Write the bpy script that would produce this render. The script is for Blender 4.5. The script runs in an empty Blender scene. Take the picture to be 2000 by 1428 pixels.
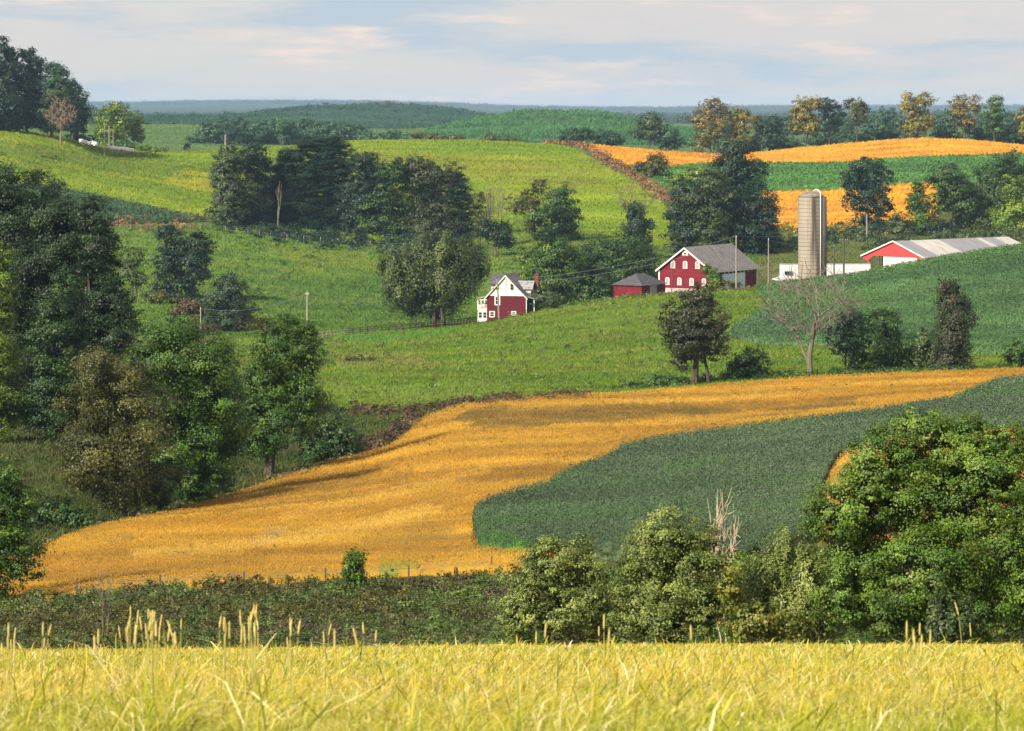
import bpy, math, random
import numpy as np
C = bpy.context.scene.collection
SC = bpy.context.scene
F = 6314.0          # focal length in photo pixels (photo is 2000 wide)
U0, VH = 1000.0, 215.0   # principal column, horizon row
H0 = 60.0           # camera height
R = math.radians

# ------------------------------------------------------------------ camera
cam_d = bpy.data.cameras.new('camera')
cam = bpy.data.objects.new('camera', cam_d); C.objects.link(cam)
cam.location = (0, 0, H0); cam.rotation_euler = (R(90), 0, 0)
cam_d.sensor_width = 36.0; cam_d.lens = F/2000*36.0
cam_d.shift_y = -(714-VH)/2000.0
cam_d.clip_start = 0.5; cam_d.clip_end = 40000
cam_d.dof.use_dof = True; cam_d.dof.focus_distance = 260; cam_d.dof.aperture_fstop = 16
SC.camera = cam

# ------------------------------------------------------------------ world, sun, exposure
SUN_DIR = np.array([-0.69, -0.72, 0.0]); SUN_DIR /= np.linalg.norm(SUN_DIR)
SUN_EL = R(33)
W = bpy.data.worlds.new('World'); SC.world = W; W.use_nodes = True
nt = W.node_tree; nt.nodes.clear()
def N(tree, t, **k):
    n = tree.nodes.new(t)
    for a, b in k.items(): setattr(n, a, b)
    return n
out = N(nt, 'ShaderNodeOutputWorld'); bg = N(nt, 'ShaderNodeBackground')
sky = N(nt, 'ShaderNodeTexSky'); sky.sky_type = 'NISHITA'; sky.sun_disc = False
sky.sun_elevation = SUN_EL; sky.sun_rotation = math.atan2(SUN_DIR[0], SUN_DIR[1])
sky.air_density = 1.0; sky.dust_density = 1.2; sky.ozone_density = 1.5
tc = N(nt, 'ShaderNodeTexCoord')
def cloudnoise(scale, detail, off, lo, hi, rough=0.55):
    mp = N(nt, 'ShaderNodeMapping'); mp.inputs['Scale'].default_value = scale; mp.inputs['Location'].default_value = off
    nz = N(nt, 'ShaderNodeTexNoise'); nz.inputs['Detail'].default_value = detail; nz.inputs['Scale'].default_value = 1.0; nz.inputs['Roughness'].default_value = rough
    rp = N(nt, 'ShaderNodeMapRange'); rp.interpolation_type = 'SMOOTHSTEP'
    rp.inputs['From Min'].default_value = lo; rp.inputs['From Max'].default_value = hi
    nt.links.new(tc.outputs['Generated'], mp.inputs['Vector']); nt.links.new(mp.outputs[0], nz.inputs['Vector'])
    nt.links.new(nz.outputs['Fac'], rp.inputs['Value'])
    return rp.outputs[0]
def mixc(a, b, f):
    m = N(nt, 'ShaderNodeMix', data_type='RGBA')
    for s, v in ((6, a), (7, b), (0, f)):
        if isinstance(v, (tuple, float)): m.inputs[s].default_value = v
        else: nt.links.new(v, m.inputs[s])
    return m.outputs[2]
sc_ = N(nt, 'ShaderNodeVectorMath', operation='SCALE'); sc_.inputs['Scale'].default_value = 1.0
nt.links.new(sky.outputs[0], sc_.inputs[0])
SKY_K = 0.085
CL = lambda r, g, b: (.87*r/SKY_K, .86*g/SKY_K, .85*b/SKY_K, 1.0)
c0 = mixc(sc_.outputs[0], CL(.44, .43, .42), 0.90)
c1 = mixc(c0, CL(.435, .415, .41), cloudnoise((7, 7, 48), 6, (3.1, 7.7, 1.3), .36, .60, .62))
c2 = mixc(c1, CL(.315, .37, .425), cloudnoise((9, 9, 60), 6, (2.2, 6.4, 4.2), .47, .66, .62))
c3 = mixc(c2, CL(.60, .48, .41), cloudnoise((11, 11, 70), 5, (5.97, 3.4, 8.3), .54, .70, .6))
nt.links.new(c3, bg.inputs[0]); bg.inputs[1].default_value = SKY_K
nt.links.new(bg.outputs[0], out.inputs[0])

sun_d = bpy.data.lights.new('sun', 'SUN'); sun = bpy.data.objects.new('sun', sun_d); C.objects.link(sun)
sun_d.energy = 5.0; sun_d.angle = R(1.0); sun_d.color = (1.0, .90, .74)
from mathutils import Vector
sv = Vector((SUN_DIR[0]*math.cos(SUN_EL), SUN_DIR[1]*math.cos(SUN_EL), math.sin(SUN_EL)))
sun.rotation_euler = sv.to_track_quat('Z', 'Y').to_euler()
SC.view_settings.view_transform = 'Standard'; SC.view_settings.look = 'None'
SC.view_settings.exposure = 0.95; SC.view_settings.gamma = 1.0
SC.render.film_transparent = False
try:
    SC.cycles.max_bounces = 6; SC.cycles.diffuse_bounces = 2; SC.cycles.glossy_bounces = 2
    SC.cycles.transmission_bounces = 3; SC.cycles.volume_bounces = 1; SC.cycles.transparent_max_bounces = 8
    SC.cycles.use_denoising = True
    SC.cycles.use_adaptive_sampling = True; SC.cycles.adaptive_threshold = 0.015
except Exception: pass

# ------------------------------------------------------------------ numeric helpers
rng = np.random.default_rng(7)
def vnoise(x, y, seed=0):
    """smooth value noise, about -1..1"""
    x = np.asarray(x, float); y = np.asarray(y, float)
    xi = np.floor(x).astype(np.int64); yi = np.floor(y).astype(np.int64)
    fx = x-xi; fy = y-yi; fx = fx*fx*(3-2*fx); fy = fy*fy*(3-2*fy)
    def h(i, j):
        n = (i*374761393 + j*668265263 + seed*974711) & 0xFFFFFFFF
        n = ((n ^ (n >> 13))*1274126177) & 0xFFFFFFFF
        n = n ^ (n >> 16)
        return (n & 0xFFFF)/32767.5-1.0
    a = h(xi, yi)*(1-fx)+h(xi+1, yi)*fx; b = h(xi, yi+1)*(1-fx)+h(xi+1, yi+1)*fx
    return a*(1-fy)+b*fy
def fbm(x, y, seed=0, o=3):
    s = 0; a = 1; t = 0
    for k in range(o):
        s = s+a*vnoise(x*2**k, y*2**k, seed+k*17); t += a; a *= .5
    return s/t
def pchip(xk, yk, x):
    xk = np.asarray(xk, float); yk = np.asarray(yk, float)
    h = np.diff(xk); dl = np.diff(yk)/h; n = len(xk); m = np.zeros(n)
    for i in range(1, n-1):
        if dl[i-1]*dl[i] > 0:
            w1 = 2*h[i]+h[i-1]; w2 = h[i]+2*h[i-1]
            m[i] = (w1+w2)/(w1/dl[i-1]+w2/dl[i])
    m[0] = dl[0]; m[-1] = dl[-1]
    x = np.clip(x, xk[0], xk[-1]); i = np.clip(np.searchsorted(xk, x)-1, 0, n-2)
    t = (x-xk[i])/h[i]; t2 = t*t; t3 = t2*t
    return (2*t3-3*t2+1)*yk[i]+(t3-2*t2+t)*h[i]*m[i]+(-2*t3+3*t2)*yk[i+1]+(t3-t2)*h[i]*m[i+1]
def P(u, v, d):
    return np.array([(u-U0)/F*d, d, H0+(VH-v)/F*d])

# ------------------------------------------------------------------ terrain: crests and hollows as lines across the view (column, row, metres)
FE = [
 [(-400,3800,3),(2400,3800,3)],
 [(-400,1470,9.0),(1000,1458,9.0),(2400,1452,9.0)],
 [(-400,1284,34),(0,1280,36),(400,1276,38),(900,1270,40),(1400,1266,42),(2400,1266,42)],
 [(-400,1345,66),(1000,1340,66),(2400,1335,66)],
 [(-400,1285,104),(500,1272,104),(1000,1275,102),(2400,1290,102)],
 [(-400,1190,150),(0,1183,150),(300,1150,152),(600,1140,152),(900,1125,152),(1000,1108,152),(1300,1095,152),(2400,1085,152)],
 [(-400,1085,190),(0,1085,190),(250,1052,200),(500,1035,204),(1000,985,206),(1500,950,208),(2000,900,208),(2400,890,208)],
 [(-400,1055,222),(0,1050,222),(200,1033,228),(420,990,250),(560,938,275),(700,892,300),(800,838,325),(900,798,345),(1250,772,362),(1590,742,372),(2000,727,374),(2400,725,374)],
 [(-400,850,330),(0,838,340),(200,838,345),(350,800,380),(500,745,420),(640,740,425),(800,725,440),(1000,715,455),(1250,710,450),(1420,680,445),(1600,672,445),(2000,690,430),(2400,690,430)],
 [(-400,700,560),(0,690,560),(250,672,585),(500,662,600),(620,656,600),(760,645,605),(860,637,608),(950,627,622),(1050,603,622),(1200,582,620),(1350,570,618),(1480,564,615),(1600,549,610),(1690,537,604),(1750,523,600),(1810,513,598),(1870,502,595),(2000,483,590),(2400,440,580)],
 [(-400,640,640),(0,630,640),(250,620,650),(500,632,640),(620,638,640),(860,622,650),(950,634,655),(1050,618,655),(1200,590,660),(1350,580,665),(1480,566,668),(1600,552,670),(1750,540,670),(2000,515,670),(2400,500,670)],
 [(-400,520,760),(0,515,760),(250,510,770),(500,525,770),(860,545,770),(1000,520,770),(1200,520,770),(1350,530,770),(1480,536,770),(1600,530,770),(1750,517,790),(2000,500,790),(2400,490,790)],
 [(-400,436,850),(0,438,850),(250,442,860),(430,440,860),(650,464,850),(900,478,850),(1000,470,850),(1200,468,850),(1330,470,860),(1480,465,860),(1600,452,870),(1780,440,880),(2000,430,890),(2400,430,890)],
 [(-400,345,930),(0,345,930),(250,362,960),(430,372,1000),(650,375,1000),(900,372,1000),(1100,368,1000),(1300,370,1000),(1520,372,1010),(1780,360,1020),(2000,350,1020),(2400,345,1020)],
 [(-400,292,985),(0,290,1000),(250,315,1080),(430,315,1120),(680,300,1140),(900,302,1150),(1100,304,1150),(1300,318,1160),(1480,322,1170),(1650,316,1170),(1800,304,1170),(2000,300,1170),(2400,300,1170)],
 [(-400,225,1050),(0,251,1060),(60,257,1080),(130,268,1100),(200,286,1150),(330,298,1200),(420,293,1230),(530,288,1240),(680,276,1250),(800,273,1260),(900,273,1260),(1000,277,1260),(1080,281,1260),(1150,284,1270),(1250,292,1280),(1330,299,1290),(1420,302,1290),(1500,295,1300),(1600,284,1310),(1700,276,1310),(1800,271,1310),(1900,274,1310),(2000,284,1310),(2400,300,1310)],
 [(-400,300,1450),(0,300,1450),(200,305,1430),(330,306,1400),(680,300,1450),(1000,300,1450),(1420,318,1450),(1800,295,1450),(2400,310,1450)],
 [(-400,262,1800),(200,262,1750),(330,268,1750),(600,280,1700),(1000,285,1700),(1300,285,1700),(1600,285,1700),(2400,285,1700)],
 [(-400,250,2000),(330,250,2000),(700,258,2000),(830,251,2000),(950,231,2050),(1050,220,2100),(1150,221,2100),(1250,238,2100),(1350,258,2100),(1500,262,2100),(2400,262,2100)],
 [(-400,243,2300),(330,243,2300),(700,252,2350),(1050,250,2450),(1250,255,2450),(2400,260,2450)],
 [(-400,231,2800),(200,231,2800),(430,229,2800),(520,219,2900),(600,210,2900),(660,208,2900),(740,207,2900),(800,206,2900),(880,213,2900),(940,224,2850),(1000,236,2800),(1100,242,2800),(2400,242,2800)],
 [(-400,240,3600),(1000,242,3600),(2400,242,3600)],
 [(-400,228,7000),(2400,230,7000)],
 [(-400,204,14000),(250,206,14000),(420,203,14000),(640,203,14000),(760,204,14000),(900,209,14000),(1050,214,14000),(1300,216,14000),(1450,214,14000),(1700,213,14000),(2400,213,14000)],
 [(-400,214,17000),(2400,214,17000)],
]
UG = np.arange(-420, 2421, 4.0)
SG = np.linspace(math.log(3.0), math.log(17000.0), 1600)
fu = np.array([pchip([p[0] for p in f], [p[1] for p in f], np.clip(UG, -400, 2400)) for f in FE])
fd = np.log(np.array([pchip([p[0] for p in f], [p[2] for p in f], np.clip(UG, -400, 2400)) for f in FE]))
VG = np.stack([pchip(fd[:, i], fu[:, i], SG) for i in range(len(UG))])     # row of the photo for every column and log distance
ks = 5
ker = np.exp(-0.5*(np.arange(-12, 13)/ks)**2); ker /= ker.sum()
VGp = np.pad(VG, ((0, 0), (12, 12)), mode='edge')
lo_ = np.searchsorted(SG, math.log(45.0))
VS = sum(ker[k]*VGp[:, k:k+len(SG)] for k in range(25)); VG[:, lo_:] = VS[:, lo_:]
ker2 = np.exp(-0.5*(np.arange(-6, 7)/3.0)**2); ker2 /= ker2.sum()
VGp = np.pad(VG, ((6, 6), (0, 0)), mode='edge'); VG = sum(ker2[k]*VGp[k:k+len(UG)] for k in range(13))
DG = np.exp(SG)
XG = (UG[:, None]-U0)/F*DG[None, :]
ZG = H0+(VH-VG)/F*DG[None, :]
und = 0.22*fbm(XG/23., DG[None, :]/19.+0*XG, 5)+0.5*fbm(XG/80., DG[None, :]/70.+0*XG, 9)+.42*fbm(XG/75., (DG[None, :]+.25*XG)/13., 15, 2)*np.clip((DG[None, :]-340)/220, .08, 1)
ZG = ZG+und*np.clip((DG[None, :]-60)/200, 0, 1)*np.clip(DG[None, :]/700., .3, 1.0)*np.clip(1.6-DG[None, :]/3000, .3, 1)
VG = VH-(ZG-H0)*F/DG[None, :]
def gi(u, s):
    a = np.clip((np.asarray(u, float)-UG[0])/4.0, 0, len(UG)-1.001); b = np.clip((np.asarray(s, float)-SG[0])/(SG[1]-SG[0]), 0, len(SG)-1.001)
    i = a.astype(int); j = b.astype(int); fa = a-i; fb = b-j
    return i, j, fa, fb
def zus(u, s):
    i, j, fa, fb = gi(u, s)
    return (ZG[i, j]*(1-fa)*(1-fb)+ZG[i+1, j]*fa*(1-fb)+ZG[i, j+1]*(1-fa)*fb+ZG[i+1, j+1]*fa*fb)
def zt(x, y):
    y = np.maximum(np.asarray(y, float), 3.0)
    return zus(U0+F*np.asarray(x, float)/y, np.log(y))
def cast(u, v, lo=3.0, hi=17000.0):
    """distance at which the ground first shows at photo point (u, v), between lo and hi metres"""
    i = int(np.clip(round((u-UG[0])/4.0), 0, len(UG)-1)); a = np.searchsorted(SG, math.log(lo)); b = min(np.searchsorted(SG, math.log(hi)), len(SG)-1)
    col = VG[i, a:b+1]; k = np.nonzero(col <= v)[0]
    if len(k) == 0: k = int(np.argmin(col))
    else: k = int(k[0])
    if k > 0 and col[k-1] != col[k] and col[k] <= v:
        t = (col[k-1]-v)/(col[k-1]-col[k]); return math.exp(SG[a+k-1]+np.clip(t, 0, 1)*(SG[1]-SG[0]))
    return math.exp(SG[a+k])
def poly_us(pts, lo, hi, step=6.0):
    """photo outline -> outline in (column, log distance) on the ground"""
    o = []
    for (a, b) in zip(pts, pts[1:]+pts[:1]):
        n = max(1, int(math.hypot(b[0]-a[0], b[1]-a[1])/step))
        for k in range(n):
            u = a[0]+(b[0]-a[0])*k/n; v = a[1]+(b[1]-a[1])*k/n
            o.append((u, math.log(cast(u, v, lo, hi))))
    return np.array(o)
def inside(poly, u, s):
    r = np.zeros(len(u), bool); x2, y2 = poly[-1]
    for x1, y1 in poly:
        if y1 != y2:
            c = ((y1 > s) != (y2 > s)) & (u < (x2-x1)*(s-y1)/(y2-y1)+x1); r ^= c
        x2, y2 = x1, y1
    return r

# ------------------------------------------------------------------ objects
def tag(o, label=None, cat=None, group=None, kind=None):
    if label: o['label'] = label
    if cat: o['category'] = cat
    if group: o['group'] = group
    if kind: o['kind'] = kind
    return o
def thing(name, label, cat, loc=(0, 0, 0), rz=0.0, group=None):
    o = bpy.data.objects.new(name, None); C.objects.link(o); o.location = loc; o.rotation_euler = (0, 0, rz)
    o.empty_display_size = 0.5
    return tag(o, label, cat, group)
def npmesh(name, V, Q, mat, col=None, parent=None, smooth=False):
    V = np.ascontiguousarray(V, dtype=np.float32); Q = np.ascontiguousarray(Q, dtype=np.int32)
    me = bpy.data.meshes.new(name); m, k = Q.shape
    me.vertices.add(len(V)); me.vertices.foreach_set('co', V.ravel())
    me.loops.add(m*k); me.loops.foreach_set('vertex_index', Q.ravel())
    me.polygons.add(m); me.polygons.foreach_set('loop_start', np.arange(0, m*k, k, dtype=np.int32))
    try: me.polygons.foreach_set('loop_total', np.full(m, k, dtype=np.int32))
    except Exception: pass
    if smooth: me.polygons.foreach_set('use_smooth', np.ones(m, dtype=bool))
    me.update(calc_edges=True)
    if col is not None:
        a = me.attributes.new('Col', 'FLOAT_COLOR', 'POINT')
        c = np.ones((len(V), 4), np.float32); c[:, :3] = np.clip(col, 0, 1); a.data.foreach_set('color', c.ravel())
    me.materials.append(mat)
    o = bpy.data.objects.new(name, me); C.objects.link(o)
    if parent: o.parent = parent
    return o
class MB:
    """collects boxes, prisms and tubes and links them as one mesh object"""
    def __init__(s): s.v = []; s.f = []
    def add(s, vs, fs):
        b = len(s.v); s.v += [tuple(map(float, p)) for p in vs]; s.f += [tuple(b+i for i in f) for f in fs]; return s
    def box(s, x0, x1, y0, y1, z0, z1):
        vs = [(x, y, z) for z in (z0, z1) for y in (y0, y1) for x in (x0, x1)]
        return s.add(vs, [(0, 2, 3, 1), (4, 5, 7, 6), (0, 1, 5, 4), (2, 6, 7, 3), (0, 4, 6, 2), (1, 3, 7, 5)])
    def prism(s, pts, axis, a0, a1):
        """polygon in the plane across axis ('x': pts are (y,z); 'y': pts are (x,z); 'z': pts are (x,y))"""
        m = {'x': lambda p, t: (t, p[0], p[1]), 'y': lambda p, t: (p[0], t, p[1]), 'z': lambda p, t: (p[0], p[1], t)}[axis]
        n = len(pts)
        return s.add([m(p, a0) for p in pts]+[m(p, a1) for p in pts], [tuple(range(n))[::-1], tuple(range(n, 2*n))]+[(i, (i+1) % n, n+(i+1) % n, n+i) for i in range(n)])
    def slab(s, a, b, c, d, t):
        """a four-cornered board of thickness t below its corners"""
        q = [np.array(p, float) for p in (a, b, c, d)]; n = np.cross(q[1]-q[0], q[3]-q[0]); n /= np.linalg.norm(n)
        if n[2] < 0: n = -n
        return s.add(q+[p-n*t for p in q], [(0, 1, 2, 3), (7, 6, 5, 4), (0, 4, 5, 1), (1, 5, 6, 2), (2, 6, 7, 3), (3, 7, 4, 0)])
    def tube(s, pts, rs, n=6):
        pts = [np.array(p, float) for p in pts]
        if not hasattr(rs, '__len__'): rs = [rs]*len(pts)
        vs = []; fs = []
        for i, p in enumerate(pts):
            t = pts[min(i+1, len(pts)-1)]-pts[max(i-1, 0)]; t /= (np.linalg.norm(t)+1e-9)
            a = np.cross(t, (0, 0, 1) if abs(t[2]) < .9 else (1, 0, 0)); a /= np.linalg.norm(a); b = np.cross(t, a)
            vs += [p+rs[i]*(math.cos(2*math.pi*k/n)*a+math.sin(2*math.pi*k/n)*b) for k in range(n)]
        for i in range(len(pts)-1):
            fs += [(i*n+k, i*n+(k+1) % n, (i+1)*n+(k+1) % n, (i+1)*n+k) for k in range(n)]
        fs += [tuple(range(n))[::-1], tuple(range((len(pts)-1)*n, len(pts)*n))]
        return s.add(vs, fs)
    def lathe(s, prof, n=32, cx=0, cy=0):
        vs = [(cx+r*math.cos(2*math.pi*k/n), cy+r*math.sin(2*math.pi*k/n), z) for r, z in prof for k in range(n)]
        fs = [(i*n+k, i*n+(k+1) % n, (i+1)*n+(k+1) % n, (i+1)*n+k) for i in range(len(prof)-1) for k in range(n)]
        return s.add(vs, fs)
    def build(s, name, mat, parent=None, smooth=False):
        me = bpy.data.meshes.new(name); me.from_pydata(s.v, [], s.f); me.update()
        if smooth: me.polygons.foreach_set('use_smooth', [True]*len(me.polygons))
        me.materials.append(mat); o = bpy.data.objects.new(name, me); C.objects.link(o)
        if parent: o.parent = parent
        return o

# ------------------------------------------------------------------ materials
def mat(name, color=(.5, .5, .5), rough=.8, spec=.3, attr=False, transl=0.0, noise=None, bump=None, metal=0.0):
    m = bpy.data.materials.new(name); m.use_nodes = True; t = m.node_tree; b = t.nodes['Principled BSDF']
    b.inputs['Roughness'].default_value = rough; b.inputs['Specular IOR Level'].default_value = spec; b.inputs['Metallic'].default_value = metal
    b.inputs['Base Color'].default_value = (*color, 1)
    src = None
    if attr:
        a = N(t, 'ShaderNodeAttribute'); a.attribute_name = 'Col'; src = a.outputs['Color']
    if noise:       # (scale vector, second colour, lo, hi, amount)
        tcx = N(t, 'ShaderNodeTexCoord'); first = src
        for (scl, col2, lo, hi) in noise:
            mp = N(t, 'ShaderNodeMapping'); mp.inputs['Scale'].default_value = scl
            nz = N(t, 'ShaderNodeTexNoise'); nz.inputs['Scale'].default_value = 1; nz.inputs['Detail'].default_value = 5
            mr = N(t, 'ShaderNodeMapRange'); mr.inputs['From Min'].default_value = lo; mr.inputs['From Max'].default_value = hi
            t.links.new(tcx.outputs['Object'], mp.inputs[0]); t.links.new(mp.outputs[0], nz.inputs['Vector']); t.links.new(nz.outputs['Fac'], mr.inputs[0])
            mx = N(t, 'ShaderNodeMix', data_type='RGBA'); t.links.new(mr.outputs[0], mx.inputs[0])
            if first is None: mx.inputs[6].default_value = (*color, 1)
            else: t.links.new(first, mx.inputs[6])
            mx.inputs[7].default_value = (*col2, 1); first = mx.outputs[2]
        src = first
    if src is not None: t.links.new(src, b.inputs['Base Color'])
    if bump:        # (scale vector, strength, distance)
        tcx = N(t, 'ShaderNodeTexCoord'); mp = N(t, 'ShaderNodeMapping'); mp.inputs['Scale'].default_value = bump[0]
        nz = N(t, 'ShaderNodeTexNoise'); nz.inputs['Scale'].default_value = 1; nz.inputs['Detail'].default_value = 4
        bp = N(t, 'ShaderNodeBump'); bp.inputs['Strength'].default_value = bump[1]; bp.inputs['Distance'].default_value = bump[2]
        t.links.new(tcx.outputs['Object'], mp.inputs[0]); t.links.new(mp.outputs[0], nz.inputs['Vector']); t.links.new(nz.outputs['Fac'], bp.inputs['Height']); t.links.new(bp.outputs[0], b.inputs['Normal'])
    if transl > 0:
        tr = N(t, 'ShaderNodeBsdfTranslucent'); ms = N(t, 'ShaderNodeMixShader'); ms.inputs[0].default_value = transl
        if src is not None: t.links.new(src, tr.inputs[0])
        else: tr.inputs[0].default_value = (*color, 1)
        o = t.nodes['Material Output']; t.links.new(b.outputs[0], ms.inputs[1]); t.links.new(tr.outputs[0], ms.inputs[2]); t.links.new(ms.outputs[0], o.inputs[0])
    return m
M_LEAF = mat('leaf', rough=.5, spec=.3, attr=True, transl=.22)
M_BLADE = mat('grass blade', rough=.6, spec=.2, attr=True, transl=.30)
M_CROP = mat('crop leaf', rough=.65, spec=.2, attr=True, transl=.12)
M_GROUND = mat('soil and short grass', rough=.95, spec=.1, attr=True, bump=((.8, .8, .8), .5, .3))
M_BARK = mat('bark', (.05, .04, .03), .9, .1, noise=[((3, 3, .6), (.09, .078, .065), .4, .7)])
M_DEAD = mat('dead wood', (.46, .38, .28), .9, .1, noise=[((3, 3, .6), (.32, .26, .19), .4, .7)])
M_DEADGREY = mat('grey dead wood', (.13, .115, .085), .9, .1)

# ================================================================== ground
PATCH = []      # (outline in column / log distance, colour, strength): patches of a field in another colour
def pal_mix(pal, x, y, L, seed, amp=1.0):
    """colour of plants at world x, y: patches of pal[0]..pal[1] with scattered pal[2], drawn out along the contours"""
    pal = np.array(pal, float); yy = y+.22*x
    t = np.clip(.5+.85*amp*fbm(x/(L*1.7), yy/(L*.55), seed), 0, 1)[:, None]
    c = pal[0]*(1-t)+pal[1]*t
    if len(pal) > 2:
        k = np.clip((fbm(x/(L*.9), yy/(L*.22), seed+50)-.08)*2.4, 0, 1)[:, None]; c = c*(1-.75*k)+pal[2]*.75*k
    c = c*(1+.26*fbm(x/(L*.16), yy/(L*.10), seed+90)+.28*fbm(x/(L*.7), yy/(L*.35), seed+120))[:, None]
    u = U0+F*x/np.maximum(y, 3.); s = np.log(np.maximum(y, 3.))
    for o, col, st, *jt in PATCH:
        jt = jt[0] if jt else 1.0
        lo, hi = o.min(0)-.01, o.max(0)+.01; m = (u > lo[0]) & (u < hi[0]) & (s > lo[1]) & (s < hi[1])
        if not m.any(): continue
        jx = 26*fbm(x[m]/9., y[m]/7., 201); js = .035*fbm(x[m]/8., y[m]/9., 202)+.012*vnoise(x[m]*1.3, y[m]*1.1, 203)
        k = inside(o, u[m]+jx*jt, s[m]+js*jt)*st; k = (k*(.75+.5*vnoise(x[m]/2.5, y[m]/2., 204)))[:, None].clip(0, 1)
        c[m] = c[m]*(1-k)+np.array(col)*k
    return c
# outlines of the fields as they lie in the valley, (column, row) with the distances between which they lie
FAR = (700, 1330)
REG = {}
REG['far_pasture'] = (poly_us([(-240,225),(0,245),(60,252),(130,265),(200,282),(330,294),(420,289),(530,284),(680,272),(900,269),(1000,273),(1075,278),(1130,292),(1180,325),(1240,352),(1290,385),(1308,420),(1308,480),(1150,474),(950,482),(925,474),(700,468),(560,458),(440,434),(400,425),(300,402),(130,366),(-240,330)], 780, 1290), )
REG['bean_triangle'] = (poly_us([(-240,335),(130,370),(250,397),(330,413),(432,433),(330,437),(210,440),(-240,441)], 780, 1060), )
REG['mid_pasture'] = (poly_us([(-240,445),(210,444),(330,441),(440,437),(560,461),(700,472),(925,480),(960,486),(1150,480),(1310,482),(1480,468),(1480,540),(1200,590),(1050,600),(930,622),(760,645),(620,655),(500,660),(-240,690)], 600, 900), )
REG['near_pasture'] = (poly_us([(430,662),(620,658),(760,648),(860,640),(950,629),(1050,609),(1200,586),(1350,570),(1470,558),(1530,585),(1440,640),(1418,662),(1500,676),(1700,684),(1890,693),(2240,698),(2240,722),(1590,738),(1250,770),(1000,783),(900,793),(800,815),(700,810),(640,790),(560,800),(480,770),(440,720)], 360, 640), )
REG['slope_beans'] = (poly_us([(1470,560),(1530,548),(1600,536),(1750,510),(2000,471),(2240,458),(2240,700),(1890,692),(1700,680),(1500,673),(1422,660),(1440,636),(1500,600)], 400, 625), )
REG['gold'] = (poly_us([(-240,1120),(0,1112),(70,1090),(130,1062),(200,1038),(300,1018),(420,988),(560,940),(640,915),(700,895),(760,880),(800,850),(815,826),(900,798),(1000,786),(1250,772),(1590,742),(2000,727),(2240,725),(2240,745),(2000,742),(1950,748),(1900,768),(1860,786),(1800,795),(1700,812),(1560,828),(1400,848),(1300,862),(1220,880),(1180,905),(1120,925),(1090,940),(1070,958),(1000,975),(960,985),(930,1003),(922,1020),(925,1060),(935,1085),(1000,1092),(1120,1100),(1120,1125),(900,1122),(760,1128),(600,1137),(400,1148),(250,1158),(120,1175),(-240,1186)], 140, 380), )
REG['front_beans'] = (poly_us([(924,1022),(932,1005),(960,988),(1000,977),(1070,960),(1090,943),(1120,928),(1180,908),(1220,883),(1300,865),(1400,851),(1560,831),(1700,815),(1800,798),(1860,789),(1900,771),(1950,751),(2000,745),(2240,743),(2240,835),(1900,850),(1800,860),(1690,878),(1640,895),(1618,925),(1600,980),(1590,1060),(1500,1090),(1200,1095),(1000,1090),(937,1083),(927,1060)], 140, 380), )
REG['gold_corner'] = (poly_us([(1622,930),(1645,898),(1692,881),(1800,863),(1900,853),(2240,838),(2240,1060),(1750,1080),(1600,1062),(1605,985)], 140, 330), )
REG['far_gold_lower'] = (poly_us([(1490,376),(1560,376),(1650,374),(1740,366),(1790,357),(1830,362),(1830,437),(1740,440),(1640,447),(1520,449),(1480,440)], 860, 1060), )
REG['far_beans'] = (poly_us([(1250,333),(1330,326),(1420,318),(1500,320),(1590,320),(1660,319),(1730,312),(1800,307),(1930,305),(2240,297),(2240,352),(1830,358),(1790,355),(1740,363),(1650,371),(1560,373),(1490,373),(1440,368),(1330,372),(1290,360)], 980, 1200), )
REG['far_gold_top'] = (poly_us([(1130,282),(1200,284),(1250,288),(1330,294),(1420,297),(1500,291),(1600,280),(1700,272),(1800,267),(1900,270),(2000,280),(2240,288),(2240,294),(1930,302),(1800,304),(1730,309),(1660,316),(1590,317),(1500,317),(1420,315),(1330,323),(1250,331),(1220,322),(1170,300)], 1120, 1330), )
REG['corn_near'] = (poly_us([(820,262),(880,245),(950,228),(1050,216),(1150,217),(1250,234),(1340,256),(1400,262),(1400,284),(1000,284),(800,276)], 1650, 2120), )
REG['corn_far'] = (poly_us([(150,243),(200,229),(430,226),(520,216),(600,207),(660,205),(740,204),(800,203),(880,210),(940,221),(990,232),(950,240),(840,252),(500,250),(330,248),(200,248)], 2250, 2960), )
REG['brown_bank'] = (poly_us([(115,258),(140,263),(200,281),(300,293),(330,297),(270,303),(215,296),(150,278)], 1000, 1240), )
REG['yard'] = (poly_us([(1380,572),(1480,545),(1560,540),(1690,528),(1700,500),(1500,500),(1380,540)], 620, 800), )
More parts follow.
